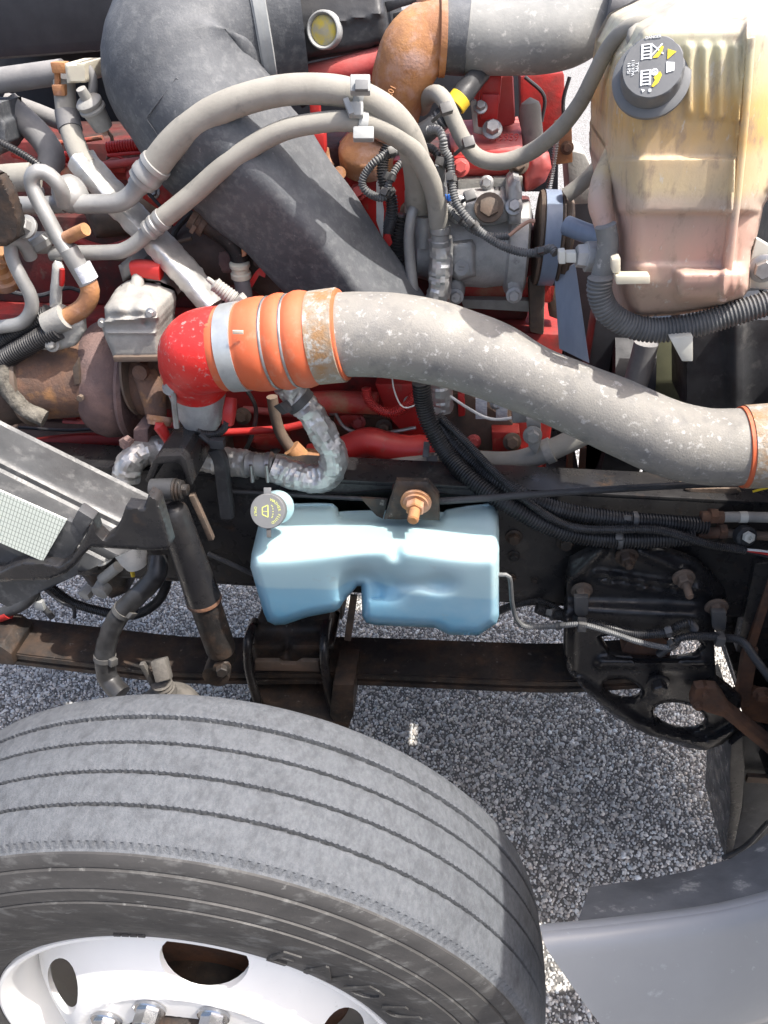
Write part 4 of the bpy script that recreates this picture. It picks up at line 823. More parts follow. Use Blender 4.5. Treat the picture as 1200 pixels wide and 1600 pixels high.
sh_ = thing('tank_outlet_hose', 'grey braided hose and black convoluted conduit looping under the coolant tank', 'hose')
mb = MB(); mb.tube(PL([(946, 352), (950, 380), (946, 410), (938, 438)], .53, 33), 18); part('sleeve', mb, 'grey_hose', sh_)
mb = MB(); mb.tube(PL([(938, 432), (937, 458), (950, 487), (982, 508), (1025, 516), (1085, 508), (1150, 489), (1240, 462), (1320, 440)], .515, 37), 18, corr=(.0052, .14)); part('conduit', mb, 'dusty_conduit', sh_)
ls = thing('level_sensor', 'white plastic level sensor plugged into the side of the coolant tank', 'sensor')
mb = MB(); mb.pslab([(873, 394), (884, 393), (884, 413), (873, 413)], .555, .02, .002); mb.pslab([(884, 396), (901, 395), (901, 411), (884, 411)], .558, .018, .002); part('plug', mb, 'white_plastic', ls)
mb = MB(); mb.lathe(A(901, 400, .565), Rv, [(0, .016), (.014, .018), (.016, .016)], 6); mb.lathe(A(915, 401, .565), Rv, [(0, .021), (.018, .021), (.019, .017), (.03, .017)], 24); part('body', mb, 'cast_aluminium', ls)
tube_thing('overflow_hose', 'slim dusty grey overflow hose sagging from the coolant tank to the engine', 'hose', PL([(1024, 35, .60), (1000, 38, .60), (975, 48, .61), (950, 76, .63), (928, 118, .66), (905, 163, .69), (872, 204, .73), (828, 238, .79), (782, 253, .80), (747, 246, .81), (726, 222, .82), (709, 188, .83), (695, 158, .84), (682, 146, .86), (668, 152, .90), (660, 168, .96)], None, 25), 'rubber_hose', n=20)
tube_thing('vent_hose', 'short grey vent hose bent beside the cap of the coolant tank', 'hose', PL([(1022, 44, .60), (1000, 45, .59), (989, 52, .58), (989, 66, .57), (995, 80, .57)], None, 19), 'rubber_hose', n=16)
A = _A0
tube_thing('bypass_hose', 'short grey bypass hose rising behind the compressor pulley', 'hose', PL([(884, 306, .86), (905, 290, .86), (928, 268, .85), (950, 240, .85)], None, 24), 'rubber_hose', n=16)
mb = MB(); mb.pslab([(884, 232), (915, 240), (940, 290), (925, 320), (890, 322)], .99, .12, .01); single('fan_hub', mb, 'dull_aluminium', 'pale cast fan hub support behind the bypass hose', 'hub')
tube_thing('blower_duct', 'ribbed black rubber duct behind the compressor pulley', 'duct', PL([(885, 352, .80), (910, 362, .78), (940, 372, .76)], None, 30), 'belt', n=16)
rp = thing('rusty_sensor_plate', 'small rusty plate with two bolts beside a thin coil spring', 'plate')
mb = MB(); mb.pslab([(866, 190), (893, 178), (895, 254), (868, 258)], .95, .01, .002); part('plate', mb, 'orange_rust', rp)
for a_, b_ in ((887, 190), (886, 231)): mb = MB(); mb.bolt(A(a_, b_, .948), (0, -1, .2), .008); part('bolt', mb, 'rust', rp)
tube_thing('coil_spring', 'thin grey coil spring beside the small rusty plate', 'spring', PL([(870, 215), (864, 260), (857, 300)], .93, 8), 'steel', n=10, corr=(.004, .35))

# ================================================================== fan shroud on the right
fs = thing('fan_shroud', 'scratched black plastic fan shroud below the coolant tank', 'fan shroud')
mb = MB(); mb.relief([(1070, 505), (1340, 480), (1340, 700), (1225, 720), (1100, 690), (1070, 640)], lambda x, y, d: edge_round(.76-.02*bumpf(x-1150, 14), d, 10, .02), .9, 8); part('panel', mb, 'black_plastic', fs, 60)
mb = MB(); mb.pslab([(1005, 532), (1070, 528), (1075, 800), (1010, 800)], .93, .05, .006); part('radiator_tank', mb, 'green_panel', fs)
mb = MB(); mb.pslab([(1075, 700), (1330, 700), (1330, 880), (1120, 860), (1060, 790)], .88, .06, .006); part('lower_panel', mb, 'black_plastic', fs)
mb = MB(); mb.tube(PL([(1010, 535), (1000, 575), (985, 625)], .82, 38), 16); part('drain_hose', mb, 'dark_hose', fs)
mb = MB(); mb.lathe(A(945, 620, 1.05), (1, 0, 0), [(-.02, .20), (.06, .20), (.06, .17), (-.02, .17)], 48); mb.box(A(960, 560, 1.0), .06, .04, .1, bev=.01); part('fan_ring', mb, 'cab_black', fs)
mb = MB(); mb.pslab([(880, 330), (915, 305), (945, 288), (1015, 280), (1015, 725), (950, 712), (885, 690)], 1.28, .04, .004); part('dark_backing', mb, 'cab_black', fs)  # dark sheet added beside the pulley, where the gap shows only black
mb = MB(); mb.beam(A(905, 760, .9), A(955, 722, .9), .006, .006); part('stay', mb, 'black_plastic', fs)

# ================================================================== compressor
cm = thing('ac_compressor', 'dusty cast aluminium air conditioning compressor with belt pulley', 'compressor')
c0 = A(655, 382, .90); u = mpp(A(740, 380, .86)); pxl = lambda n_: n_*u
mb = MB(); mb.lathe(c0, (1, 0, 0), [(pxl(t), pxl(r)) for t, r in ((-6, 40), (0, 52), (28, 58), (32, 64), (36, 65), (42, 65), (46, 62), (110, 64), (130, 61), (138, 60), (142, 70), (168, 72), (172, 66))], 56); part('body', mb, 'cast_aluminium', cm, 45)
mb = MB(); mb.relief([(700, 312), (742, 308), (788, 306), (800, 320), (795, 345), (770, 352), (710, 350), (695, 335)], lambda x, y, d: edge_round(.805, d, 10, .02), .9, 5); part('port_boss', mb, 'cast_aluminium', cm, 60)
mb = MB(); mb.relief([(793, 290), (803, 278), (812, 280), (816, 300), (814, 350), (795, 350), (790, 320)], lambda x, y, d: edge_round(.80, d, 8, .02), .92, 4); part('lug', mb, 'cast_aluminium', cm, 60)
mb = MB(); mb.relief([(702, 378), (738, 374), (744, 384), (744, 432), (715, 440), (702, 430)], lambda x, y, d: edge_round(.812, d, 8, .02), .9, 4); part('pad', mb, 'cast_aluminium', cm, 60)
mb = MB(); q = A(721, 419, .807); mb.lathe(q, toCam(q), [(-.005, .0125), (.002, .0125), (.002, .0105), (.0008, .0105)], 28); mb.beam(q+Vector((-.005, -.001, .003)), q+Vector((.005, -.001, .003)), .002, .003); mb.beam(q+Vector((-.005, -.001, -.003)), q+Vector((.005, -.001, -.003)), .002, .003); part('cast_emblem', mb, 'aluminium', cm)
for a_, b_ in ((712, 458), (803, 456)):
    mb = MB(); mb.relief(ell(a_, b_-6, 15, 20), lambda x, y, d: edge_round(.83, d, 8, .02), .9, 4); mb.bolt(A(a_, b_+5, .828), (0, -1, .1), .010); part('foot', mb, 'cast_aluminium', cm, 50)
for a_, b_, r_, m_ in ((764, 325, .017, 'brown_steel'), (803, 323, .010, 'steel'), (716, 318, .009, 'steel')): mb = MB(); mb.bolt(A(a_, b_, .80), (0, -.85, .5), r_, washer=True, h=.008); part('bolt', mb, m_, cm)
pc = A(838, 372, .89); up_ = mpp(pc)
mb = MB(); mb.lathe(pc, (1, 0, 0), [(0, 40*up_), (0, 69*up_), (4*up_, 71*up_), (6*up_, 68*up_), (31*up_, 68*up_), (33*up_, 71*up_), (36*up_, 70*up_), (36*up_, 40*up_)], 72); part('pulley', mb, 'brown_steel', cm)
mb = MB(); mb.lathe(pc, (1, 0, 0), [(38*up_, 30*up_), (38*up_, 62*up_), (45*up_, 63*up_), (46*up_, 60*up_), (50*up_, 58*up_), (50*up_, 20*up_), (56*up_, 18*up_)], 56); part('clutch_plate', mb, 'brown_steel', cm)
fb = thing('drive_belt', 'smooth drive belt with blue sky sheen painted in, wrapped over the compressor pulley', 'belt')
mb = MB(); mb.lathe(pc, (1, 0, 0), [(7*up_, 68.5*up_), (7*up_, 71*up_), (30*up_, 71*up_), (30*up_, 68.5*up_)], 72, close=False); part('wrapped_loop', mb, 'belt', fb)
mb = MB(); mb.slab([A(866, 432, .835), A(899, 412, .835), A(921, 568, .80), A(874, 545, .80)], (0, .006, 0), .001); part('straight_run', mb, 'belt', fb)
# ports, pipes at its rear
tube_thing('compressor_pipe', 'pale bent aluminium pipe at the rear of the compressor', 'pipe', PL([(668, 332, .84), (660, 322, .82), (650, 322, .81), (643, 337, .80), (639, 373, .80), (641, 410, .80), (645, 450, .80), (648, 500, .80)], None, 17), 'aluminium', n=16)
mb = MB(); mb.lathe(A(662, 340, .84), (0, 0, 1), [(-.05, .014), (.002, .014), (.004, .011)], 20); mb.lathe(A(650, 312, .86), (0, -.2, 1), [(-.02, .02), (.015, .02), (.018, .015)], 20); single('compressor_port', mb, 'cast_aluminium', 'round aluminium port block on top of the compressor rear', 'port')
tube_thing('rear_conduit', 'fat ribbed black conduit standing behind the pale compressor pipe', 'conduit', PL([(628, 335), (622, 372), (620, 402), (626, 444), (632, 490)], .86, 24), 'conduit', n=14, corr=(.0058, .16))

# ================================================================== charge air pipe, boots and turbocharger
cp_ = thing('charge_air_pipe', 'thick weathered aluminium charge air pipe snaking across the engine bay', 'pipe')
cpts = PL([(522, 524, .53, 129), (560, 523, .53, 130), (610, 525, .53, 131), (670, 534, .53, 130), (735, 552, .525, 124), (800, 577, .52, 120), (860, 602, .515, 117), (925, 632, .51, 116), (985, 660, .505, 117), (1040, 684, .50, 119), (1095, 697, .50, 120), (1140, 699, .50, 121), (1175, 697, .50, 121)])
mb = MB(); mb.tube(cpts, 48, step=.006)
# slight flattening added near the bend to suggest its shadow patch
for i, v in enumerate(mb.v):
    dn = (v-A(893, 563, .47)); nn_ = Vector((.10, .45, .89)).normalized(); h_ = (v-A(880, 578, .455)).dot(nn_); wx = math.exp(-((v.x-A(905, 590, .5).x)/.075)**4)
    if h_ > 0: mb.v[i] = v-nn_*(h_*wx*.25)
part('pipe', mb, 'pipe_aluminium', cp_, 60)
p_, t_, r_ = along(cpts, .012); mb = MB(); mb.lathe(p_, t_, [(-.004, r_), (-.002, r_*1.05), (.002, r_*1.05), (.005, r_)], 48); part('bead', mb, 'pipe_aluminium', cp_)
# right hand boot
rb_ = thing('radiator_boot', 'orange silicone boot under a rusty clamp at the radiator end', 'hose boot')
p0 = A(1156, 699, .50); d_ = (A(1240, 694, .50)-p0).normalized(); r0 = 62*mpp(p0)
mb = MB(); mb.lathe(p0, d_, [(0, r0*.97), (.001, r0*1.03), (.09, r0*1.03), (.10, r0*1.1), (.14, r0*1.12), (.16, r0)], 56); part('sleeve', mb, 'orange_silicone', rb_)
mb = MB(); mb.lathe(p0, d_, [(.006, r0*1.0), (.007, r0*1.055), (.046, r0*1.06), (.047, r0)], 56); part('clamp', mb, 'rust_band', rb_)
# left hand boot
bo = thing('turbo_boot', 'bright orange ribbed silicone boot with steel rings on the red elbow', 'hose boot')
b0 = A(343, 546, .535); b1 = A(541, 523, .53); bd = (b1-b0).normalized(); ub = mpp(b0)*1.0; Lb = (b1-b0).length/198.0
def bp(l): return [((x-330)*Lb, wd*.5*mpp(b0)) for x, wd in l]
mb = MB(); mb.lathe(b0, bd, bp([(330, 126), (333, 131), (345, 131), (374, 134), (378, 138), (388, 143), (400, 144.5), (410, 143), (415, 138), (418, 137), (422, 142), (428, 146), (434, 147), (440, 145), (445, 139), (448, 138), (452, 143), (458, 147), (466, 147), (474, 143), (480, 138), (524, 136), (525, 132)]), 64); part('sleeve', mb, 'orange_silicone', bo, 60)
for x in (416.5, 446.5): mb = MB(); mb.lathe(b0, bd, bp([(x-2, 136), (x-2, 140.5), (x-1, 142), (x+1, 142), (x+2, 140.5), (x+2, 136)]), 64); part('support_ring', mb, 'steel', bo)
mb = MB(); mb.lathe(b0, bd, bp([(345, 130), (345.5, 136), (371, 138), (371.5, 130)]), 64); q, r_ = along([(b0, .1), (b1, .1)], .21)[:2]; part('band_clamp', mb, 'band_steel', bo)
mb = MB(); q = A(372, 519, .468); mb.box(q, .008, .0012, .003, bev=.001); part('clamp_tab', mb, 'clear_tab', bo)
mb = MB(); mb.lathe(b0, bd, bp([(481, 134), (481.5, 140.5), (520, 141), (521, 134)]), 64); part('rusty_clamp', mb, 'rust_band', bo)
re_ = thing('red_elbow', 'chipped glossy red metal elbow on the turbo compressor outlet', 'elbow')
ep = PL([(352, 544, .535, 130), (336, 546, .536, 131), (320, 549, .54, 130), (310, 556, .55, 124), (305, 568, .565, 112), (306, 582, .58, 104), (308, 594, .59, 102)])
mb = MB(); mb.tube(ep, 48, step=.004); part('elbow', mb, 'red_elbow', re_, 60)
mb = MB(); p0 = A(341, 546, .535); mb.lathe(p0, bd, [(-.004, .06), (-.003, 64.5*mpp(p0)), (.002, 65*mpp(p0)), (.003, .06)], 64); part('collar', mb, 'red_elbow', re_)
tu = thing('turbocharger', 'rusty turbocharger with snail shaped turbine housing', 'turbocharger')
ctb = A(180, 588, .735); ut = mpp(A(180, 588, .64))
mb = MB(); mb.lathe(ctb, (1, .05, -.10), [(t*ut, r*ut) for t, r in ((-50, 40), (-49, 62), (-44, 76), (-34, 90), (-20, 99), (-4, 103), (12, 101), (28, 93), (40, 80), (46, 66), (49, 50), (50, 40))], 64, fn=lambda i, k, r: r*(.90+.16*((k/64+.25) % 1)))
mb.lathe(ctb, (1, .05, -.10), [(t*ut, r*ut) for t, r in ((28, 80), (30, 100), (36, 104), (42, 100), (44, 70))], 64); part('turbine_housing', mb, 'cast_rust', tu, 50)
for k_ in range(6):
    an = k_*1.05+.3; q = ctb+Vector((50*ut, -math.cos(an)*66*ut, math.sin(an)*66*ut)); mb = MB(); mb.bolt(q, (1, 0, 0), .008, washer=False, h=.01); part('bolt', mb, 'rust', tu)
mb = MB(); mb.pslab([(208, 672), (231, 670), (231, 705), (208, 704)], .60, .06, .003); mb.bolt(A(201, 690, .60), (-.2, -1, .1), .013, washer=False, h=.014); part('foot_flange', mb, 'cast_rust', tu)
c1 = A(140, 590, .70); u1 = mpp(c1); tl = Vector((-1, -.10, 0)).normalized()
mb = MB(); mb.lathe(c1, tl, [(-.02, 58*u1), (0, 60*u1), (30*u1, 62*u1), (60*u1, 64*u1), (90*u1, 66*u1), (92*u1, 55*u1)], 48); part('turbine_outlet', mb, 'turbine_rust', tu)
mb = MB(); mb.lathe(c1, tl, [(84*u1, 64*u1), (85*u1, 73*u1), (90*u1, 75*u1), (94*u1, 75*u1), (98*u1, 72*u1), (99*u1, 60*u1)], 56); part('band_clamp', mb, 'brown_steel', tu)
mb = MB(); mb.lathe(c1, tl, [(98*u1, 66*u1), (120*u1, 72*u1), (150*u1, 78*u1), (220*u1, 70*u1), (330*u1, 60*u1)], 48); part('exhaust_pipe', mb, 'oily_iron', tu)
mb = MB(); mb.pslab([(113, 575), (122, 560), (124, 600), (116, 602)], .625, .01, .001); mb.lathe(A(127, 620, .62), (0, -1, 0), [(0, .006), (.008, .006)], 6); part('clip', mb, 'brown_steel', tu)
c2 = A(232, 590, .70); mb = MB(); mb.lathe(c2, (1, -.05, 0), [(-.06, .05), (-.03, .055), (-.01, .07), (.012, .07), (.02, .055), (.06, .055)], 40); part('centre_housing', mb, 'turbine_rust', tu)
mb = MB(); mb.tube(PL([(225, 582, .64, 36), (237, 610, .63, 40), (243, 640, .62, 34), (247, 662, .61, 26)]), 16); mb.lathe(A(222, 580, .625), (0, -1, .2), [(0, .014), (.012, .013), (.013, .006)], 16); part('oil_flange', mb, 'turbine_rust', tu)
mb = MB(); mb.lathe(A(218, 575, .70), (1, -.05, 0), [(0, 82*u1*.8), (.002, .086), (.006, .086), (.008, .075)], 48); part('v_band', mb, 'brown_steel', tu)
mb = MB(); mb.lathe(A(307, 602, .59), (.05, -.15, -1), [(-.006, .050), (-.004, .056), (.003, .056), (.006, .050), (.012, .048), (.05, .040), (.072, .030), (.095, .014), (.097, .001)], 40); part('compressor_housing', mb, 'cast_aluminium', tu)
mb = MB(); q = A(266, 606, .53); mb.lathe(q, (0, -1, .2), [(0, .004), (0, .009), (.006, .009), (.006, .004)], 16); mb.tube(PL([(271, 612, .53), (273, 640, .53), (276, 668, .53)], None, 9), 10); part('clamp_bolt', mb, 'steel', tu)
ta = thing('turbo_actuator', 'dusty pale cast actuator box mounted on the turbocharger', 'actuator')
def ay(x, y, d):
    b = .60+.07*(1-ss(y, 440, 490))
    b = b-.014*bumpf(np.hypot(x-186, (y-478)*.8), 13)-.012*bumpf(np.hypot(x-218, y-480), 12)-.010*bumpf(np.hypot(x-226, y-462), 10)-.010*bumpf(np.hypot(x-200, y-450), 8)-.008*bumpf(seg_d(x, y, (166, 502), (246, 496)), 4)
    b = b+.010*bumpf(np.hypot(x-228, y-504), 5)-.004*bumpf(np.abs(y-520), 2)
    return edge_round(b, d, 7, .015)
mb = MB(); mb.relief([(163, 480), (172, 466), (180, 453), (190, 446), (203, 441), (214, 446), (226, 449), (236, 455), (241, 466), (248, 480), (250, 505), (247, 520), (251, 560), (178, 560), (173, 548), (165, 530), (160, 515), (157, 505), (164, 498)], ay, .70, 3); part('housing', mb, 'dull_aluminium', ta, 55)
mb = MB(); mb.pslab([(176, 558), (250, 557), (250, 565), (179, 566)], .592, .10, .001); part('mounting_plate', mb, 'brown_steel', ta)
for a_, b_, y_ in ((161, 505, .61), (236, 489, .595)): mb = MB(); mb.bolt(A(a_, b_, y_), (0, -1, .1), .006); part('bolt', mb, 'steel', ta)
mb = MB(); mb.tube(PL([(212, 450, .68, 22), (216, 436, .69, 20), (212, 425, .70, 16)]), 14); mb.relief([(185, 415), (205, 400), (222, 408), (262, 440), (270, 470), (255, 480), (240, 455), (215, 430), (192, 440)], lambda x, y, d: edge_round(.70, d, 8, .02), .78, 4); part('casting', mb, 'dull_aluminium', ta, 60)
mb = MB(); mb.tube(PL([(208, 420, .70), (228, 420, .70), (252, 424, .70)], None, 26), 14, sq=3.5); part('connector', mb, 'red_paint', ta)
od = thing('oil_drain_fitting', 'red elbow fitting on a rusty union below the turbocharger', 'fitting')
mb = MB(); mb.lathe(A(250, 650, .60), (-.1, -.6, -1), [(0, .022), (.008, .022), (.010, .02), (.016, .019)], 24); part('union', mb, 'orange_rust', od)
mb = MB(); mb.tube(PL([(243, 660, .575, 20), (253, 672, .575, 18), (262, 688, .575, 14), (270, 702, .575, 12)]), 14, roundends=True); part('elbow', mb, 'red_paint', od)
# speed sensor plug by the compressor outlet
sv = thing('speed_sensor', 'red sensor plug with curled black lead below the red elbow', 'sensor')
mb = MB(); mb.tube(PL([(361, 622, .57, 17), (359, 640, .56, 20), (356, 662, .555, 18)]), 12, sq=3); part('plug', mb, 'red_paint', sv)
mb = MB(); mb.tube(PL([(355, 658), (350, 670), (338, 678), (320, 678), (308, 672)], .55, 11), 10, corr=(.0035, .2)); part('lead', mb, 'conduit', sv)
mb = MB(); mb.tube(PL([(312, 678), (330, 692), (345, 695)], .545, 10), 8); mb.tube(PL([(335, 700), (345, 720), (350, 760), (356, 805)], .56, 22), 10, sq=4); mb.box(A(340, 692, .54), .012, .008, .008, bev=.002); part('connector', mb, 'black_plastic', sv)
# heat shielded coolant hoses
fo = thing('foil_sleeve_hose', 'silver foil wrapped hose curling under the orange boot', 'hose')
fp = PL([(447, 600), (461, 619), (480, 640), (499, 668), (518, 702), (520, 730), (505, 746), (480, 748), (455, 741), (425, 730)], .60, 42)
mb = MB(); mb.tube(fp, 30, step=.003, crink=(.0040, 40)); part('sleeve', mb, 'foil', fo, 14)
p_, t_, r_ = along(fp, .13); mb = ring_tie(MB(), p_, t_, r_*1.04, .014, .003, toCam(p_)+Vector((-.9, 0, -.5))); part('cable_tie', mb, 'tie', fo)
cs = thing('coolant_elbow', 'ribbed metal coolant elbow with clamps joining two foil hoses', 'coupling')
mb = MB(); mb.tube(PL([(425, 731), (405, 727), (385, 725)], .60, 36), 18); part('pipe', mb, 'aluminium', cs)
for x in (398, 422):
    q, r_ = P(x, 728, .60, 44); mb = MB(); mb.lathe(q-Vector((.004, 0, 0)), (1, 0, .1), [(0, r_*.8), (0, r_), (.008, r_), (.008, r_*.8)], 28); mb.tube([(q+Vector((0, -r_, r_*.7)), .0035), (q+Vector((0, -r_, -r_*.7)), .0035)], 8); part('clamp', mb, 'steel', cs)
f2 = PL([(388, 725, .60), (360, 722, .61), (325, 716, .615), (290, 706, .62), (255, 702, .62), (222, 708, .60), (203, 724, .58), (196, 748, .57)], None, 42)
mb = MB(); mb.tube(f2, 28, step=.0035, crink=(.0036, 42)); single('foil_return_hose', mb, 'foil', 'crinkled silver foil hose arching over the shock absorber bracket', 'hose', sharp=16)
tube_thing('dipstick_tube', 'rusty black tube dropping below the orange boot beside the foil hose', 'tube', PL([(425, 620), (430, 650), (440, 680), (460, 708), (472, 718)], .70, 18), 'brown_steel', n=12)
mb = MB(); mb.tube(PL([(455, 700), (470, 715)], .69, 30), 12); mb.tube(PL([(478, 716), (500, 718)], .74, 32), 14); single('tube_union', mb, 'orange_rust', 'rusty union at the lower end of the black tube', 'union')
# lower coolant pipe
lp = thing('lower_coolant_pipe', 'long dull grey coolant pipe running above the frame rail', 'pipe')
lpp = PL([(588, 738), (625, 732), (661, 728), (727, 721), (797, 722), (843, 710), (890, 690), (925, 672)], .72, 34)
mb = MB(); mb.tube(lpp, 22); part('pipe', mb, 'rubber_hose', lp)
p_, t_, r_ = along(lpp, .80); mb = ring_tie(MB(), p_, t_, r_, .016, .004); mb.bolt(A(832, 680, .69), (0, -1, .2), .012); mb.pslab([(822, 655), (845, 655), (846, 690), (838, 712), (826, 700)], .70, .012, .003); part('clamp', mb, 'dull_aluminium', lp)
p_, t_, r_ = along(lpp, .27); mb = ring_tie(MB(), p_, t_, r_, .014, .003, Vector((0, -1, .9))); mb.beam(A(667, 690, .71), A(665, 715, .69), .012, .004); part('cable_tie', mb, 'tie', lp)
mb = MB(); mb.pslab([(800, 640), (845, 642), (850, 660), (800, 662)], .74, .02, .004); part('stay_bracket', mb, 'dull_aluminium', lp)
# foil sleeve and pipe behind compressor hose
mb = MB(); mb.tube(PL([(688, 372), (690, 400), (688, 440), (684, 480), (686, 560), (690, 640)], .80, 36), 16, step=.005, crink=(.003, 70)); single('foil_hose_sleeve', mb, 'foil', 'silver foil sleeve hanging below the compressor hose', 'sleeve', sharp=16)

# ================================================================== air conditioning hoses
h1 = thing('suction_hose', 'thick dusty grey hose arching high over the intake elbow', 'hose')
s1 = PL([(243, 258, .70), (268, 226, .70), (305, 192, .70), (350, 167, .70), (400, 150, .70), (445, 141, .70), (490, 139, .70), (535, 143, .70), (577, 157, .71), (613, 182, .72), (637, 214, .74), (650, 252, .77), (655, 290, .80), (656, 318, .83)], None, 45)
mb = MB(); mb.tube(s1, 28); part('hose', mb, 'rubber_hose', h1, 60)
f1, fr1 = P(243, 258, .70, 50); f0, _ = P(214, 292, .70, 40); dd = f0-f1; l_ = dd.length
mb = MB(); mb.lathe(f1, dd, [(-.006, fr1*.8), (-.004, fr1), (.004, fr1*1.03), (.006, fr1*.94), (.016, fr1*.94), (.018, fr1*1.0), (.026, fr1*1.0), (.028, fr1*.93), (.036, fr1*.93), (.038, fr1*.72), (l_, fr1*.66)], 28); part('ferrule', mb, 'aluminium', h1)
mb = MB(); mb.tube(PL([(218, 287), (207, 303), (192, 314), (172, 318), (120, 319)], .70, 29), 20); part('end_pipe', mb, 'aluminium', h1)
m1, mr = P(92, 276, .72, 52); m2, _ = P(128, 330, .70, 52); mb = MB(); mb.tube([(m1, mr), (m1.lerp(m2, .5), mr*1.02), (m2, mr)], 28, roundends=True); part('muffler', mb, 'aluminium', h1)
mb = MB(); mb.tube(PL([(20, 321, .72), (60, 321, .71), (100, 319, .71)], None, 27), 18); part('inlet_pipe', mb, 'aluminium', h1)
lpb = PL([(100, 318, .69), (95, 295, .675), (80, 276, .67), (65, 268, .665), (52, 272, .66), (50, 288, .66), (58, 310, .655), (73, 338, .65), (90, 370, .645), (108, 396, .64)], None, 24)
mb = MB(); mb.tube(lpb, 20); part('loop_pipe', mb, 'aluminium', h1)
h2 = thing('discharge_hose', 'slimmer grey hose arching below the thick suction hose', 'hose')
s2 = PL([(247, 347, .69), (275, 325, .69), (305, 300, .69), (350, 260, .69), (400, 225, .69), (445, 203, .69), (490, 193, .69), (535, 189, .69), (575, 194, .70), (612, 209, .71), (645, 235, .73), (668, 272, .75), (681, 310, .77), (686, 352, .79)], None, 31)
mb = MB(); mb.tube(s2, 24); part('hose', mb, 'rubber_hose', h2, 60)
f1, fr1 = P(254, 342, .69, 34); f0, _ = P(224, 368, .69, 28); dd = f0-f1
mb = MB(); mb.lathe(f1, dd, [(-.004, fr1*.8), (-.002, fr1), (.006, fr1), (.008, fr1*.9), (.012, fr1*.9), (.014, fr1), (.02, fr1), (.022, fr1*.9), (.026, fr1*.9), (.028, fr1*.98), (.034, fr1*.95), (.036, fr1*.7)], 24); part('ferrule', mb, 'aluminium', h2)
mb = MB(); mb.tube(PL([(232, 362), (215, 378), (198, 389), (175, 394), (80, 396)], .69, 23), 18); part('end_pipe', mb, 'aluminium', h2)
mb = MB(); q, r_ = P(688, 356, .79, 30); mb.lathe(q, (.05, .02, -1), [(-.004, r_*.8), (-.002, r_*1.08), (.008, r_*1.08), (.01, r_*.95), (.02, r_*.95), (.022, r_*1.05), (.03, r_)], 24); part('end_fitting', mb, 'aluminium', h2)
m1, mr = P(50, 362, .68, 44); m2, _ = P(74, 396, .68, 44); mb = MB(); mb.tube([(m1, mr), (m1.lerp(m2, .5), mr), (m2, mr)], 24, roundends=True); mb.bolt(A(42, 355, .64), (-.2, -1, .7), .013); part('muffler', mb, 'aluminium', h2)
mb = MB(); mb.tube(PL([(48, 402, .66), (38, 384, .65), (28, 374, .64), (18, 379, .64), (19, 403, .635), (32, 432, .63), (46, 458, .63), (50, 478, .63), (42, 497, .63), (25, 507, .63), (-20, 513, .63)], None, 21), 18); part('loop_pipe', mb, 'aluminium', h2)
hc = thing('hose_clip', 'grey plastic double clip holding the two arching hoses', 'clip')
q1, t1, r1 = along(s1, .60); q1 = A(563, 150, .70); mb = MB()
i1 = min(range(1, 99), key=lambda i: (along(s1, i/100)[0]-A(560, 150, .70)).length); i2 = min(range(1, 99), key=lambda i: (along(s2, i/100)[0]-A(566, 192, .70)).length)
p1, t1, r1 = along(s1, i1/100); p2, t2, r2 = along(s2, i2/100)
ring_tie(mb, p1, t1, r1, .014, .003); ring_tie(mb, p2, t2, r2, .014, .003); mb.box(A(563, 133, .665), .014, .007, .012, (Rv, Fv, Uv), .002); mb.box(A(568, 210, .665), .015, .007, .009, (Rv, Fv, Uv), .002)
mb.box(A(557, 172, .68), .010, .006, .010, (Rv, Fv, Uv), .002); mb.box(A(545, 168, .675), .004, .006, .012, ((Rv+Uv*.4).normalized(), Fv, (Uv-Rv*.4).normalized()), .001); part('clip_body', mb, 'grey_clip', hc)
mb = MB(); mb.box(A(565, 134, .652), .009, .004, .007, (Rv, Fv, Uv), .001); part('clip_latch', mb, 'cap_grey', hc)

# ================================================================== left hand pipes
hl = thing('heater_pipe', 'straight grey heater pipe ending in a pale block with rusty clamp', 'pipe')
mb = MB(); mb.tube(PL([(-60, 134), (0, 126), (50, 119), (100, 112)], .86, 36), 20); part('pipe', mb, 'dark_hose', hl)
mb = MB(); mb.relief([(101, 99), (134, 98), (136, 126), (134, 129), (105, 130)], lambda x, y, d: edge_round(.80, d, 3, .004), .88, 3); part('block', mb, 'clear_tab', hl)
mb = MB(); mb.tube(PL([(88, 100), (90, 118), (90, 140)], .82, 10), 8); mb.box(A(95, 105, .82), .012, .01, .008, bev=.002); mb.box(A(95, 140, .82), .010, .01, .008, bev=.002); part('clamp', mb, 'orange_rust', hl)
mb = MB(); mb.tube(PL([(134, 103), (144, 118), (145, 140), (140, 158), (130, 168)], .82, 14), 12); part('strap', mb, 'dark_hose', hl)
q = A(136, 155, .80); mb = MB(); mb.lathe(q, (-.2, -.4, .9), [(-.05, .016), (-.02, .019), (-.018, .022), (-.014, .022), (-.012, .019), (-.008, .022), (-.004, .022), (0, .018), (.002, .009), (.018, .008)], 24); part('valve', mb, 'dull_aluminium', hl)
mb = MB(); mb.tube(PL([(150, 175), (157, 192), (164, 205)], .82, 4), 8); mb.lathe(A(166, 206, .82), (0, -1, 0), [(0, .005), (.006, .005)], 10); part('pin', mb, 'copper', hl)
hd = thing('heater_hose', 'pale grey heater hose dropping into a silver heat sleeve', 'hose')
hp2 = PL([(100, 128, .84), (102, 155, .83), (106, 185, .82), (114, 215, .80), (126, 245, .78), (138, 262, .77)], None, 33)
mb = MB(); mb.tube(hp2, 20); part('hose', mb, 'rubber_hose', hd)
p_, t_, r_ = along(hp2, .42); mb = MB(); mb.tube([(along(hp2, .30)[0], r_*1.1), (p_, r_*1.12), (along(hp2, .52)[0], r_*1.1)], 20); part('rubber_collar', mb, 'dark_hose', hd)
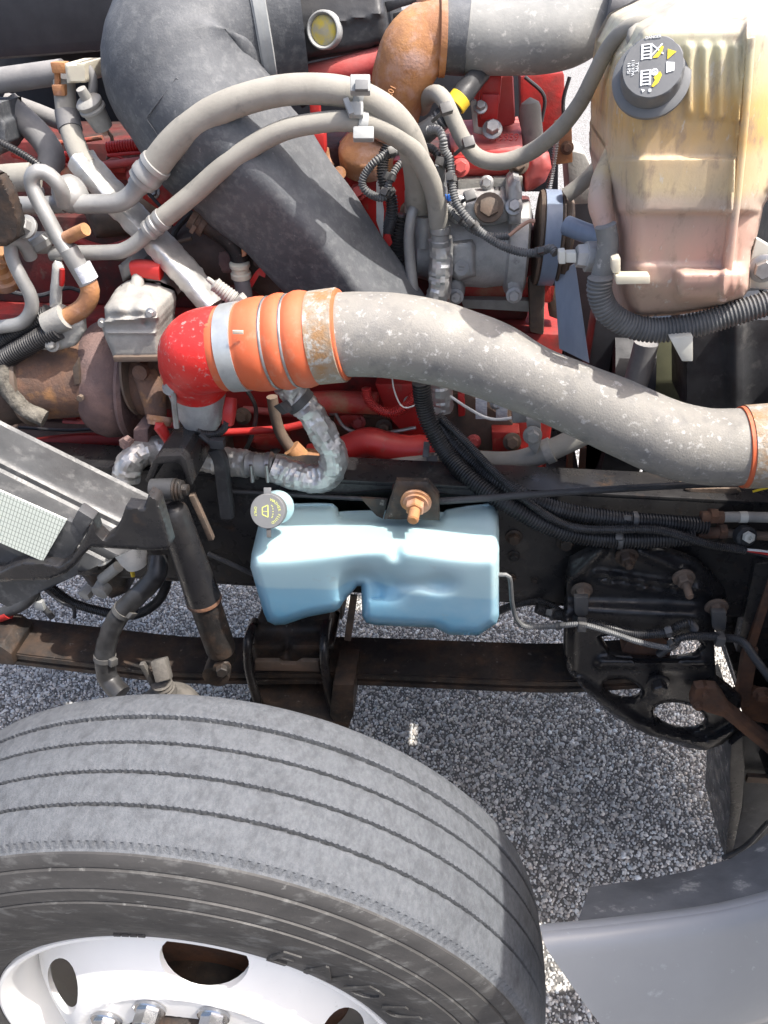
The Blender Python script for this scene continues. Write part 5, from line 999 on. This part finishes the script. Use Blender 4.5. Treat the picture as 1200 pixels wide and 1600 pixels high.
mb = MB(); mb.tube(PL([(126, 248, .775), (180, 310, .75), (230, 362, .73), (285, 420, .71), (335, 478, .69)], None, 46), 24, step=.006, sq=5, flat=.62, crink=(.0022, 40)); part('heat_sleeve', mb, 'foil', hd, 30)
tube_thing('dark_rubber_hose', 'dark rubber hose curving down beside the heater hose', 'hose', PL([(10, 160, .88), (35, 185, .88), (62, 212, .87), (80, 240, .86), (78, 268, .85)], None, 40), 'dark_hose', n=18)
tube_thing('crossing_hose', 'thin dusty hose crossing behind the heater hose collar', 'hose', PL([(10, 158, .92), (50, 172, .92), (95, 190, .92)], None, 26), 'dark_hose', n=14)
mb = MB(); mb.tube(PL([(-20, 282, .80), (20, 278, .80), (55, 276, .80)], None, 42), 18); single('return_pipe', mb, 'rubber_hose', 'dusty beige return pipe behind the aluminium loop', 'pipe')
tube_thing('sensor_conduit', 'thin black ribbed conduit running to the aluminium muffler', 'conduit', PL([(0, 222), (30, 238), (58, 256), (76, 272)], .76, 11), 'conduit', n=10, corr=(.004, .2))
mb = MB(); mb.relief([(-30, 160), (2, 160), (6, 185), (10, 190), (15, 222), (0, 242), (-30, 250)], lambda x, y, d: edge_round(.80, d, 8, .02), .88, 4); single('filter_housing', mb, 'duct_plastic', 'grey plastic filter housing beside the dark rubber hose', 'housing', sharp=60)
mb = MB(); mb.relief([(-40, 255), (0, 275), (16, 300), (30, 345), (30, 372), (10, 385), (-40, 385)], lambda x, y, d: edge_round(.60, d, 4, .006), .625, 4); single('rusty_shield', mb, 'black_rusty', 'black heat shield with rusty rim in front of the aluminium pipes', 'shield', sharp=60)
mb = MB(); mb.lathe(A(2, 425, .68), (.3, -.6, .8), [(-.02, .03), (0, .034), (.004, .034), (.006, .028), (.016, .026), (.018, .018), (.03, .016)], 28); mb.bolt(A(5, 400, .66), (.3, -.6, .8), .012); single('rusty_flange_nut', mb, 'orange_rust', 'rusty flange nut below the rusty rimmed heat shield', 'flange')
# rusty stub and the labelled pipe
er = thing('coolant_feed_pipe', 'aluminium pipe with a barcode label turning into a rusty elbow', 'pipe')
mb = MB(); mb.tube(PL([(106, 388, .64), (120, 412, .64), (138, 442, .64)], None, 30), 18); part('pipe', mb, 'aluminium', er)
q0, r_ = P(126, 414, .64, 31.5); q1, _ = P(139, 438, .64, 31); mb = MB(); mb.tube([(q0, r_), (q1, r_)], 20); part('label_band', mb, 'label_paper', er)
mb = MB(); mb.tube(PL([(136, 438, .64), (141, 455, .64), (135, 474, .64), (120, 488, .64), (98, 499, .64)], None, 29), 18); part('rusty_elbow', mb, 'orange_rust', er)
mb = MB(); mb.tube(PL([(104, 372, .645), (120, 364, .64), (134, 358, .635)], None, 20), 16); part('rusty_stub', mb, 'orange_rust', er)
mb = MB(); mb.tube(PL([(104, 494, .635), (88, 502, .635), (76, 508, .635)], None, 40), 20); part('grey_collar', mb, 'dull_aluminium', er)
tube_thing('split_conduit', 'ribbed black split conduit leading from the grey collar', 'conduit', PL([(78, 489, .65), (50, 505, .65), (20, 523, .65), (-30, 552, .65)], None, 27), 'conduit', 'conduits at the grey collar', n=14, corr=(.005, .14))
tube_thing('split_conduit', 'ribbed glossy black conduit lying below the split conduit', 'conduit', PL([(92, 514, .63), (60, 530, .63), (25, 550, .63), (-30, 585, .63)], None, 30), 'conduit', 'conduits at the grey collar', n=14, corr=(.005, .14))
ew = thing('wrapped_hose_end', 'small hose end wrapped in white and red tape', 'hose')
mb = MB(); mb.tube(PL([(91, 408, .68, 10), (91, 416, .68, 18), (90, 445, .68, 20), (88, 450, .68, 18), (87, 478, .68, 18), (89, 485, .67, 24)]), 14); part('wrap', mb, 'white_wrap', ew)
mb = MB(); mb.tube(PL([(97, 420, .672, 8), (97, 436, .672, 9), (96, 446, .672, 7)]), 10); part('red_tape', mb, 'red_paint', ew)
# pale heat shield plate over turbine outlet
mb = MB(); mb.relief([(60, 545), (72, 528), (110, 505), (130, 500), (132, 518), (118, 540), (85, 549)], lambda x, y, d: edge_round(.63, d, 4, .004), .645, 4); mb.bolt(A(82, 538, .628), (0, -1, .4), .009); single('pale_shield', mb, 'dull_aluminium', 'pale metal shield with a rusty bolt over the turbine outlet', 'shield', sharp=60)
tube_thing('asbestos_wrap', 'grey fibre rope wrap round the exhaust pipe', 'wrap', PL([(0, 570, .62), (14, 610, .61), (40, 640, .61), (70, 655, .61)], None, 26), 'dirt_crust', n=14, crink=(.002, 120))
# sensor by the boot, rusty black coupling
ps = thing('pressure_sensor', 'beige ribbed pressure sensor standing behind the orange boot', 'sensor')
mb = MB(); a_ = A(338, 446, .64); b_ = A(366, 468, .64); mb.tube([(a_, .011), (b_, .013)], 20, corr=(.005, .10)); mb.lathe(a_, (a_-b_), [(0, .012), (.003, .012), (.004, .008), (.006, .0045), (.016, .004), (.018, .003)], 18); part('body', mb, 'dull_aluminium', ps)
mb = MB(); mb.pslab([(350, 480), (375, 462), (382, 470), (385, 490), (355, 495)], .63, .02, .003); part('bracket', mb, 'dull_aluminium', ps)
cu_ = thing('crossover_tube', 'rusty black tube with a clamp bending down behind the heat sleeve', 'tube')
mb = MB(); mb.tube(PL([(302, 338), (325, 352), (350, 368), (370, 390), (376, 412)], .78, 30), 18); part('tube', mb, 'black_rusty', cu_)
mb = MB(); q, r_ = P(312, 345, .78, 40); mb.lathe(q, (.7, 0, -.5), [(-.014, r_*.8), (-.014, r_), (-.004, r_), (-.003, r_*.9), (.004, r_*.9), (.005, r_), (.014, r_), (.014, r_*.8)], 24); mb.beam(A(305, 352, .75), A(298, 364, .75), .008, .004); part('clamp', mb, 'brown_steel', cu_)
mb = MB(); q, r_ = P(375, 418, .77, 32); mb.lathe(q, (0, -.1, 1), [(-.02, r_*.85), (-.018, r_), (-.010, r_), (-.008, r_*.85), (0, r_*.85), (.002, r_), (.008, r_), (.010, r_*.85)], 24); part('collar', mb, 'clear_tab', cu_)
mb = MB(); mb.tube(PL([(376, 430), (380, 450), (383, 480)], .77, 26), 14); part('lower_hose', mb, 'dark_hose', cu_)
mb = MB(); mb.pslab([(376, 378), (382, 370), (388, 385), (384, 400), (378, 402)], .755, .006, .001); part('ear', mb, 'orange_rust', cu_)
tg = thing('red_tape_tag', 'folded red tape tag on a red and white lead by the duct', 'tag')
mb = MB(); mb.slab([A(388, 442, .77), A(399, 425, .77), A(418, 406, .76), A(414, 434, .76), A(405, 430, .765), A(393, 450, .77)], (0, .002, 0), 0); part('tape', mb, 'red_paint', tg)
mb = MB(); mb.tube(PL([(418, 406), (421, 420), (430, 428), (450, 430)], .76, 7), 8); part('lead', mb, 'red_paint', tg)
mb = MB(); mb.tube(PL([(430, 428), (442, 430), (455, 431)], .757, 7.4), 8); part('lead_end', mb, 'wire_white', tg)

# ================================================================== wiring harness by the compressor
def conduit(label, pts, y, w_, m='conduit', ties=(), pitch=.0042, name='wiring_conduit', n=12):
    t = thing(name, label, 'conduit', {'wiring_conduit': 'wiring conduits by the compressor', 'frame_conduit': 'ribbed conduits along the frame rail', 'air_line': 'lines over the spring hanger'}.get(name)); pp = PL(pts, y, w_); part('conduit', MB().tube(pp, n, corr=(pitch, .2)), m, t)
    for f in ties: p_, t_, r_ = along(pp, f); part('cable_tie', ring_tie(MB(), p_, t_, r_*1.05, .008, .002, toCam(p_)+Vector((random.uniform(-.8, .8), 0, .3))), 'tie', t)
    return t
conduit('slim dusty wiring conduit draped over the aluminium compressor', [(668, 204, .80), (684, 203, .79), (692, 217, .78), (694, 234, .78), (703, 250, .78), (706, 283, .77), (711, 311, .76), (724, 334, .75), (747, 359, .75), (775, 379, .75), (809, 393, .75), (838, 395, .74), (860, 388, .73), (868, 396, .72)], None, 12.5, 'dusty_conduit', (.30, .55, .90))
conduit('short wiring conduit branch ending at a copper lead on the compressor', [(696, 322, .79), (719, 342, .78), (745, 362, .78), (770, 369, .78), (796, 369, .78)], None, 11.5, 'dusty_conduit', (.3,))
tube_thing('copper_lead', 'bare copper coloured lead reaching the compressor clutch', 'lead', PL([(796, 368), (812, 355), (828, 345), (836, 346)], .77, 6), 'copper', n=10)
conduit('dusty wiring conduit loop hanging below the grey hose clip', [(622, 236, .80), (604, 241, .79), (588, 251, .78), (573, 268, .78), (566, 286, .78), (575, 301, .78), (597, 309, .79), (606, 296, .80)], None, 12, 'dusty_conduit', (.1, .95))
conduit('tangled black wiring conduit beside the hanging loop', [(632, 250, .82), (620, 262, .81), (610, 280, .80), (604, 300, .80)], None, 11, 'dusty_conduit', (.6,))
conduit('thick ribbed wiring conduit dropping through the harness tangle', [(606, 228, .84), (598, 252, .83), (600, 285, .82), (611, 310, .82), (612, 335, .82), (606, 360, .84)], None, 18, 'conduit', (.5,))
conduit('short wiring conduit elbow under the overflow hose', [(660, 232, .82), (672, 231, .80), (683, 240, .79), (688, 252, .79), (700, 256, .78)], None, 12, 'conduit', (.9,))
mb = MB(); mb.slab([A(588, 285, .84), A(592, 280, .84), A(600, 330, .83), (A(598, 375, .83)), A(588, 345, .84)], (0, .003, 0), 0); single('white_wire_wrap', mb, 'white_wrap', 'torn white wire wrap inside the harness tangle', 'wire wrap')
mb = MB(); mb.slab([A(606, 355, .83), A(613, 380, .83), A(600, 395, .83), A(597, 380, .83)], (0, .003, 0), 0); single('red_tape_strip', mb, 'red_paint', 'strip of red tape below the harness tangle', 'tape')
hb = thing('harness_branch', 'thick taped black harness with a yellow band by the rocker cover', 'harness')
hbp = PL([(752, 110, .93), (738, 128, .90), (722, 150, .87), (706, 170, .86), (690, 186, .85), (668, 205, .84), (655, 214, .84)], None, 32)
mb = MB(); mb.tube(hbp, 16, crink=(.002, 60)); part('loom', mb, 'black_plastic', hb, 50)
p_, t_, r_ = along(hbp, .52); mb = MB(); mb.lathe(p_, t_, [(-.009, r_), (-.008, r_*1.1), (.008, r_*1.1), (.009, r_)], 24); part('yellow_band', mb, 'yellow', hb)
mb = MB(); mb.tube(PL([(690, 186), (672, 202), (658, 214)], .845, 30), 14, corr=(.006, .15)); part('ribbed_end', mb, 'dusty_conduit', hb)
cb = thing('harness_connector', 'black and blue connector block hanging beside the compressor', 'connector')
mb = MB(); mb.relief([(680, 258), (694, 255), (697, 285), (700, 312), (688, 316), (680, 290)], lambda x, y, d: edge_round(.80, d, 3, .004), .83, 3); mb.box(A(688, 272, .795), .008, .004, .012, bev=.002); part('body', mb, 'cap_grey', cb)
mb = MB(); mb.box(A(693, 309, .795), .005, .004, .005, bev=.001); mb.box(A(702, 309, .80), .003, .004, .005, bev=.001); part('blue_lock', mb, 'blue_clip', cb)
for i, (a_, b_, l_) in enumerate(((697, 170, 'black cable tie clip on the overflow hose by the yellow band'), (732, 223, 'black square cable clip on the overflow hose above the red cover'), (734, 306, 'small black cable tie end standing above the compressor'))):
    mb = MB(); q = A(a_, b_, .775 if i < 2 else .76); mb.box(q, .009, .006, .008, ((Rv+Uv*.3).normalized(), Fv, (Uv-Rv*.3).normalized()), .0015); mb.beam(q, q+Vector((-.022, .02, -.022)), .006, .004); single('cable_clip', mb, 'tie', l_, 'clip', 'small black cable clips')

# ================================================================== conduits along the frame
conduit('thick ribbed black conduit sagging along the frame rail', [(658, 596, .68), (662, 630, .68), (672, 664, .67), (699, 711, .65), (741, 753, .61), (797, 790, .575), (857, 822, .56), (913, 838, .555), (975, 843, .55), (1030, 842, .55), (1085, 838, .55)], None, 27, 'conduit', (.80,), .0052, 'frame_conduit', 16)
conduit('second ribbed black conduit ending in a rusty fitting', [(680, 650, .70), (705, 690, .68), (745, 728, .65), (790, 760, .60), (840, 785, .575), (900, 802, .565), (975, 812, .56), (1030, 816, .56), (1105, 822, .56)], None, 25, 'conduit', (.78,), .0052, 'frame_conduit', 16)
conduit('slim black conduit between the two thick frame conduits', [(690, 655, .685), (727, 690, .66), (764, 730, .62), (806, 768, .575), (830, 788, .555), (874, 816, .545), (919, 827, .535), (1012, 827, .53), (1050, 833, .53), (1106, 850, .53), (1165, 860, .53)], None, 13, 'conduit', (), .0036, 'frame_conduit', 10)
for i, (m_, dy, l_) in enumerate((('wire_white', 0, 'thin white wire leaving the slim frame conduit'), ('wire_red', 4, 'thin red wire leaving the slim frame conduit'), ('black_plastic', 8, 'thin black wire leaving the slim frame conduit'))):
    tube_thing('loose_wire', l_, 'wire', PL([(1160, 858+dy*.3), (1200, 862+dy), (1260, 872+dy*1.6)], .53, 4), m_, 'loose wires leaving the conduit', n=6)
tube_thing('yellow_wire', 'thin yellow wire below the rusty radiator clamp', 'wire', PL([(1176, 768), (1200, 762), (1240, 755)], .55, 4), 'wire_yellow', n=6)
rf = thing('air_line_fitting', 'rusty air line fittings at the end of the frame conduits', 'fitting')
mb = MB(); mb.tube(PL([(1095, 808), (1130, 808)], .565, 20), 14); mb.tube(PL([(1090, 833), (1135, 832)], .56, 18), 14); mb.lathe(A(1108, 806, .565), Rv, [(0, .014), (.012, .014)], 6); mb.lathe(A(1122, 830, .56), Rv, [(0, .014), (.012, .014)], 6); part('union', mb, 'rust', rf)
mb = MB(); mb.tube(PL([(1128, 808), (1180, 808), (1260, 810)], .565, 17), 14); part('steel_line', mb, 'dull_aluminium', rf)
mb = MB(); mb.tube(PL([(1155, 808), (1167, 808)], .565, 18.5), 14); part('white_band', mb, 'white_plastic', rf)
mb = MB(); mb.tube(PL([(1130, 833), (1200, 838), (1260, 842)], .56, 14), 12); part('lower_line', mb, 'brown_steel', rf)
mb = MB(); mb.lathe(A(1165, 838, .545), (.2, -1, .3), [(-.01, .018), (.004, .018), (.008, .014)], 24); part('grommet', mb, 'black_plastic', rf)
mb = MB(); mb.lathe(A(1168, 838, .535), (.2, -1, .3), [(0, .010), (.008, .010), (.009, .008), (.009, .004), (.004, .003)], 6); part('pale_nut', mb, 'white_plastic', rf)
mb = MB(); mb.relief([(1065, 762), (1150, 758), (1160, 770), (1135, 782), (1085, 784)], lambda x, y, d: edge_round(.62, d, 5, .01), .68, 4); single('rusty_bracket_plate', mb, 'brown_steel', 'rusty bracket plate under the radiator end of the charge pipe', 'bracket', sharp=60)
rb = thing('rod_bracket', 'rusty hexagonal bracket plate with a corroded stud above the reservoir', 'bracket')
mb = MB(); mb.relief([(619, 752), (668, 753), (686, 774), (687, 813), (600, 811), (608, 785)], lambda x, y, d: edge_round(.50, d, 3, .003), .515, 4); mb.pslab([(563, 778), (606, 781), (598, 811), (588, 806)], .53, .006, .001); mb.beam(A(640, 770, .52), A(640, 760, .60), .06, .01, Vector((0, 0, 1))); part('plate', mb, 'black_rusty', rb)
q = A(650, 784, .50); mb = MB(); mb.lathe(q, (-.05, -1, -.15), [(-.002, .026), (.003, .026), (.004, .021), (.008, .021)], 28); mb.lathe(q, (-.05, -1, -.15), [(.008, .016), (.020, .016), (.022, .014)], 6); mb.lathe(q, (-.05, -1, -.15), [(.022, .0095), (.044, .0095), (.046, .007)], 16); part('stud_nut', mb, 'orange_rust', rb)
tube_thing('stay_rod', 'long thin black stay rod running from the rusty stud to the front', 'rod', PL([(655, 785, .53), (750, 779, .53), (830, 773, .53), (919, 767, .535), (1000, 762, .545), (1075, 758, .56), (1150, 755, .58), (1300, 750, .60)], None, 11), 'black_plastic', n=12)
# air lines over the hanger
conduit('black air line crossing the hanger bracket into its slot', [(838, 950, .56), (858, 958, .56), (881, 963, .545), (930, 975, .505), (990, 990, .495), (1042, 988, .49), (1062, 978, .49), (1076, 974, .495), (1084, 982, .505)], None, 15, 'conduit', (.12, .80), .0038, 'air_line')
conduit('thin black line running below the air line on the hanger', [(805, 968, .50), (820, 978, .50), (850, 979, .51), (880, 977, .50), (911, 976, .49), (956, 989, .485), (994, 1002, .48), (1035, 1011, .48), (1052, 1010, .485)], None, 9, 'dusty_conduit', (.30,), .0036, 'air_line', 8)
conduit('black line leaving the hanger slot towards the radiator support', [(1030, 1022, .50), (1050, 1008, .485), (1066, 996, .485), (1100, 994, .49), (1128, 996, .50), (1159, 1002, .51), (1181, 1030, .52), (1205, 1062, .53), (1260, 1130, .54)], None, 12, 'conduit', (.1,), .0038, 'air_line')
conduit('black line passing under the frame rail beside the reservoir', [(760, 965, .60), (790, 950, .60), (830, 940, .60), (860, 946, .58), (880, 960, .56)], None, 12, 'conduit', (), .0038, 'air_line')
for a_, b_, l_ in ((909, 952, 'black clip hanging from the hanger bolt nearer the reservoir'), (1124, 975, 'black clip hanging from the hanger bolt nearer the rusty link')):
    mb = MB(); q = A(a_, b_, .515); mb.pslab([(a_-12, b_-18), (a_+11, b_-18), (a_+10, b_+8), (a_+4, b_+12), (a_-5, b_+12), (a_-11, b_+6)], .515, .012, .002); mb.box(A(a_, b_+24, .495), .008, .010, .010, bev=.002); single('line_clip', mb, 'tie', l_, 'clip', 'clips on the hanger bolts')

# ================================================================== left wheel housing parts
fl = thing('splash_shield', 'dusty grey moulded fender shield with a pale mesh panel', 'splash shield')
def sheet():
    # a ribbed sheet swept along the shield's straight top edge
    prof = [(0, .425), (6, .420), (26, .392), (50, .358), (56, .351), (61, .347), (68, .345), (74, .340), (84, .326), (104, .298), (109, .293), (116, .290), (122, .290), (128, .284), (160, .275), (215, .268), (262, .264)]
    V = []; Fc = []; n = 60; m = len(prof)
    for k in (0, .006):
        for i in range(n):
            x0 = -70+i*(303.0/(n-1))
            for t, y in prof:
                lim = 262 if x0 < 60 else (262-(x0-60)*1.05)
                tt = min(t, max(14, lim)); V.append(A(x0-tt*.18, 657+x0*.497+tt, y+k+.0015*noise.noise(Vector((x0*.02, t*.02, k*0)))))
    o = n*m
    for i in range(n-1):
        for j in range(m-1): a_ = i*m+j; Fc += [[a_, a_+m, a_+m+1, a_+1], [o+a_, o+a_+1, o+a_+m+1, o+a_+m]]
        a_ = i*m; Fc += [[a_, o+a_, o+a_+m, a_+m], [a_+m-1, a_+2*m-1, o+a_+2*m-1, o+a_+m-1]]
    for j in range(m-1): a_ = (n-1)*m+j; Fc += [[j, j+1, o+j+1, o+j], [a_, o+a_, o+a_+1, a_+1]]
    return MB().add(V, Fc)
part('top_sheet', sheet(), 'shield_plastic', fl, 30)
LIP = [(232, 772), (246, 780), (267, 852), (262, 859), (230, 860), (143, 855), (133, 864), (120, 880), (103, 896), (78, 906), (33, 907), (-60, 912), (-60, 900), (0, 893), (18, 884), (40, 877), (66, 879), (95, 884), (112, 872), (128, 848), (146, 812), (152, 833), (163, 843), (178, 832), (190, 810), (197, 790), (226, 794)]
mb = MB(); mb.relief(LIP, lambda x, y, d: edge_round(.240, d, 4, .003), .262, 3); part('front_lip', mb, 'black_paint', fl, 60)
mp_ = [A(-60, 738, .255), A(0, 767, .254), A(104, 813, .252), A(67, 877, .248), A(-60, 822, .250)]
mb = MB(); mb.slab(mp_, (0, .003, 0), 0); fo_ = part('mesh_panel', mb, 'filter_mesh', fl)
uvl = fo_.data.uv_layers.new(name='UVMap'); e1 = (A(104, 813, .252)-A(0, 767, .254)).normalized(); e2 = (A(67, 877, .248)-A(104, 813, .252)); e2 = (e2-e1*e2.dot(e1)).normalized()
for lp_ in fo_.data.loops: v = fo_.data.vertices[lp_.vertex_index].co-mp_[0]; uvl.data[lp_.index].uv = (v.dot(e1), v.dot(e2))
mb = MB(); mb.pslab([(112, 815), (122, 797), (146, 812), (128, 838)], .256, .02, .002); mb.pslab([(67, 877), (104, 813), (140, 826), (112, 868), (92, 882)], .259, .01, .002); part('pocket', mb, 'shield_plastic', fl)
bh = thing('brake_hose', 'shiny black sleeved brake hose curving over the leaf spring', 'brake hose')
bhp = PL([(246, 868, .52), (245, 895, .50), (231, 915, .49), (207, 938, .48), (182, 968, .47), (167, 1005, .46), (164, 1035, .45), (170, 1062, .44), (190, 1085, .42)], None, 31)
mb = MB(); mb.tube(bhp, 18, crink=(.0015, 50)); part('sleeve', mb, 'conduit', bh)
for f in (.40, .74): p_, t_, r_ = along(bhp, f); part('cable_tie', ring_tie(MB(), p_, t_, r_*1.03, .010, .0015, Vector((1, -.6, .1))), 'tie', bh)
conduit('ribbed black conduit looping behind the brake hose', [(55, 903, .66), (80, 918, .66), (115, 942, .66), (168, 957, .66), (212, 960, .66), (245, 941, .66), (260, 912, .66), (258, 880, .64)], None, 14, 'conduit', (), .0042, 'loop_conduit')
vb = thing('brake_valve', 'dirty cast brake valve with pipe fittings behind the fender shield', 'valve')
mb = MB(); mb.relief([(118, 870), (150, 855), (230, 855), (232, 880), (205, 905), (200, 925), (175, 935), (140, 915), (125, 895)], lambda x, y, d: edge_round(.60, d, 14, .04), .70, 5); part('body', mb, 'black_rusty', vb, 60)
mb = MB(); mb.tube(PL([(112, 882, .57, 30), (130, 872, .57, 32), (146, 862, .57, 30)]), 16); mb.lathe(A(140, 920, .59), (-.3, -1, -.2), [(0, .014), (.02, .014)], 6); mb.lathe(A(163, 915, .58), (-.2, -1, -.2), [(0, .018), (.02, .017), (.022, .012)], 18); mb.tube(PL([(160, 905, .575), (185, 885, .57)], None, 18), 12); part('fitting', mb, 'dull_aluminium', vb)
mb = MB(); mb.tube(PL([(150, 848, .53, 34), (158, 865, .53, 36), (165, 875, .53, 30)]), 16); mb.tube(PL([(195, 850, .52, 48), (207, 868, .52, 46), (214, 882, .52, 36)]), 18); part('white_wrap', mb, 'white_wrap', vb)
mb = MB(); mb.tube(PL([(205, 884), (208, 900)], .55, 7), 8); part('orange_tip', mb, 'yellow', vb)
lb = thing('battery_lead', 'red tipped black cable junction under the fender shield', 'cable')
mb = MB(); mb.tube(PL([(60, 905), (50, 930), (30, 948), (-20, 965)], .60, 18), 12); mb.tube(PL([(52, 905), (62, 940), (82, 965)], .61, 10), 10); mb.tube(PL([(60, 912), (95, 940), (115, 950), (116, 965)], .615, 6), 8); part('cable', mb, 'black_plastic', lb)
mb = MB(); mb.tube(PL([(14, 957), (0, 962), (-30, 972)], .60, 20), 12); part('red_boot', mb, 'red_paint', lb)
mb = MB(); mb.box(A(62, 945, .605), .010, .006, .012, bev=.002); part('grey_tag', mb, 'grey_clip', lb)
kn = thing('steering_knuckle', 'dirty grey steering knuckle joint peeking over the tyre', 'steering joint')
mb = MB(); q = A(258, 1086, .37); mb.lathe(q-Vector((0, 0, .07)), (0, 0, 1), [(0, .062), (.03, .062), (.045, .056), (.058, .044), (.066, .026), (.068, .001)], 36); part('housing', mb, 'dirty_steel', kn, 60)
mb = MB(); q = A(258, 1078, .37); mb.lathe(q, (-.1, -.1, 1), [(-.01, .020), (.006, .020), (.007, .017), (.012, .019), (.017, .017), (.022, .019)], 20); mb.box(A(253, 1046, .37), .014, .012, .020, ((Rv+Uv*.25).normalized(), Fv, (Uv-Rv*.25).normalized()), .004); mb.beam(A(222, 1036, .37), A(245, 1078, .37), .010, .010); part('castle_nut', mb, 'dirty_steel', kn)
mb = MB(); mb.box((-.12, .36, .44), .04, .12, .05, bev=.02); part('arm', mb, 'black_rusty', kn)
mb = MB(); mb.pslab([(-40, 1005), (0, 1010), (18, 1022), (22, 1040), (0, 1038), (-40, 1032)], .53, .10, .003); single('spring_shackle', mb, 'black_rusty', 'black spring shackle at the end of the leaf spring', 'shackle')

# ================================================================== front end beyond the right edge of the picture
ra_ = thing('radiator', 'tall finned radiator standing at the front of the engine bay', 'radiator')
mb = MB(); mb.box((1.06, .95, .98), .03, .60, .48, bev=.004); part('core', mb, 'black_plastic', ra_)
for y_ in (.32, 1.57): mb = MB(); mb.box((1.06, y_, .98), .045, .03, .50, bev=.012); part('side_tank', mb, 'green_panel', ra_)
mb = MB(); mb.box((1.06, .95, .44), .05, .66, .03, bev=.004); part('crossmember', mb, 'black_paint', ra_)
mb = MB(); mb.box((.555, 1.06, .76), .075, .41, .04, bev=.008); single('front_crossmember', mb, 'black_paint', 'added black crossmember joining the frame rails ahead of the engine', 'crossmember')  # added to block a sun patch on the ground below
hd_ = thing('open_hood', 'grey painted hood tipped forward in front of the engine bay', 'hood')
def shell(fn, nu, nv, th):
    V = []; Fc = []
    for k in (0, 1):
        for i in range(nu):
            for j in range(nv): V.append(fn(i/(nu-1), j/(nv-1), k*th))
    o = nu*nv
    for i in range(nu-1):
        for j in range(nv-1): a_ = i*nv+j; Fc += [[a_, a_+nv, a_+nv+1, a_+1], [o+a_, o+a_+1, o+a_+nv+1, o+a_+nv]]
        a_ = i*nv; Fc += [[a_, o+a_, o+a_+nv, a_+nv], [a_+nv-1, a_+2*nv-1, o+a_+2*nv-1, o+a_+nv-1]]
    for j in range(nv-1): a_ = (nu-1)*nv+j; Fc += [[j, j+1, o+j+1, o+j], [a_, o+a_, o+a_+1, a_+1]]
    return MB().add(V, Fc)
def fender(u_, v_, k):
    a_ = math.pi*(1.0+1.0*u_); r_ = 1-k*4
    return Vector((1.20+.25*math.cos(a_+math.pi)*r_*-1, -.09+.36*math.sin(a_)*r_, .87+v_*.93))
def fender_wall(u_, v_, k): return Vector((.96+.5*u_, .24+k, .87+v_*.93))
def fender_back(u_, v_, k): return Vector((.955+k, -.52+.76*u_, .87+v_*.93))
part('fender', shell(fender, 30, 12, .006), 'bumper_paint', hd_, 50); part('inner_fender', shell(fender_wall, 6, 8, .006), 'black_plastic', hd_); part('fender_edge', shell(fender_back, 10, 8, .006), 'bumper_paint', hd_)
def bonnet(u_, v_, k): return Vector((1.50+.45*v_-.12*(2*u_-1)**2+k, .25+1.6*u_, .90+v_*.60))
part('bonnet', shell(bonnet, 24, 16, .008), 'bumper_paint', hd_, 50)

# ================================================================== put every origin at its thing's base
bpy.context.view_layer.update()
def kids(o): return [c for c in bpy.data.objects if c.parent == o]
for r in ROOTS:
    ms = [r] if r.type == 'MESH' else [c for c in r.children_recursive if c.type == 'MESH']
    lo = np.full(3, 1e9); hi = -lo
    for o in ms:
        w_ = o.matrix_world; b_ = np.array([tuple(w_ @ Vector(c)) for c in o.bound_box]); lo = np.minimum(lo, b_.min(0)); hi = np.maximum(hi, b_.max(0))
    base = Vector(((lo[0]+hi[0])/2, (lo[1]+hi[1])/2, lo[2]))
    if r.type == 'MESH':
        for v in r.data.vertices: v.co -= base
        r.location = base
    else:
        r.location = base
        for c in r.children: c.location = c.location-base
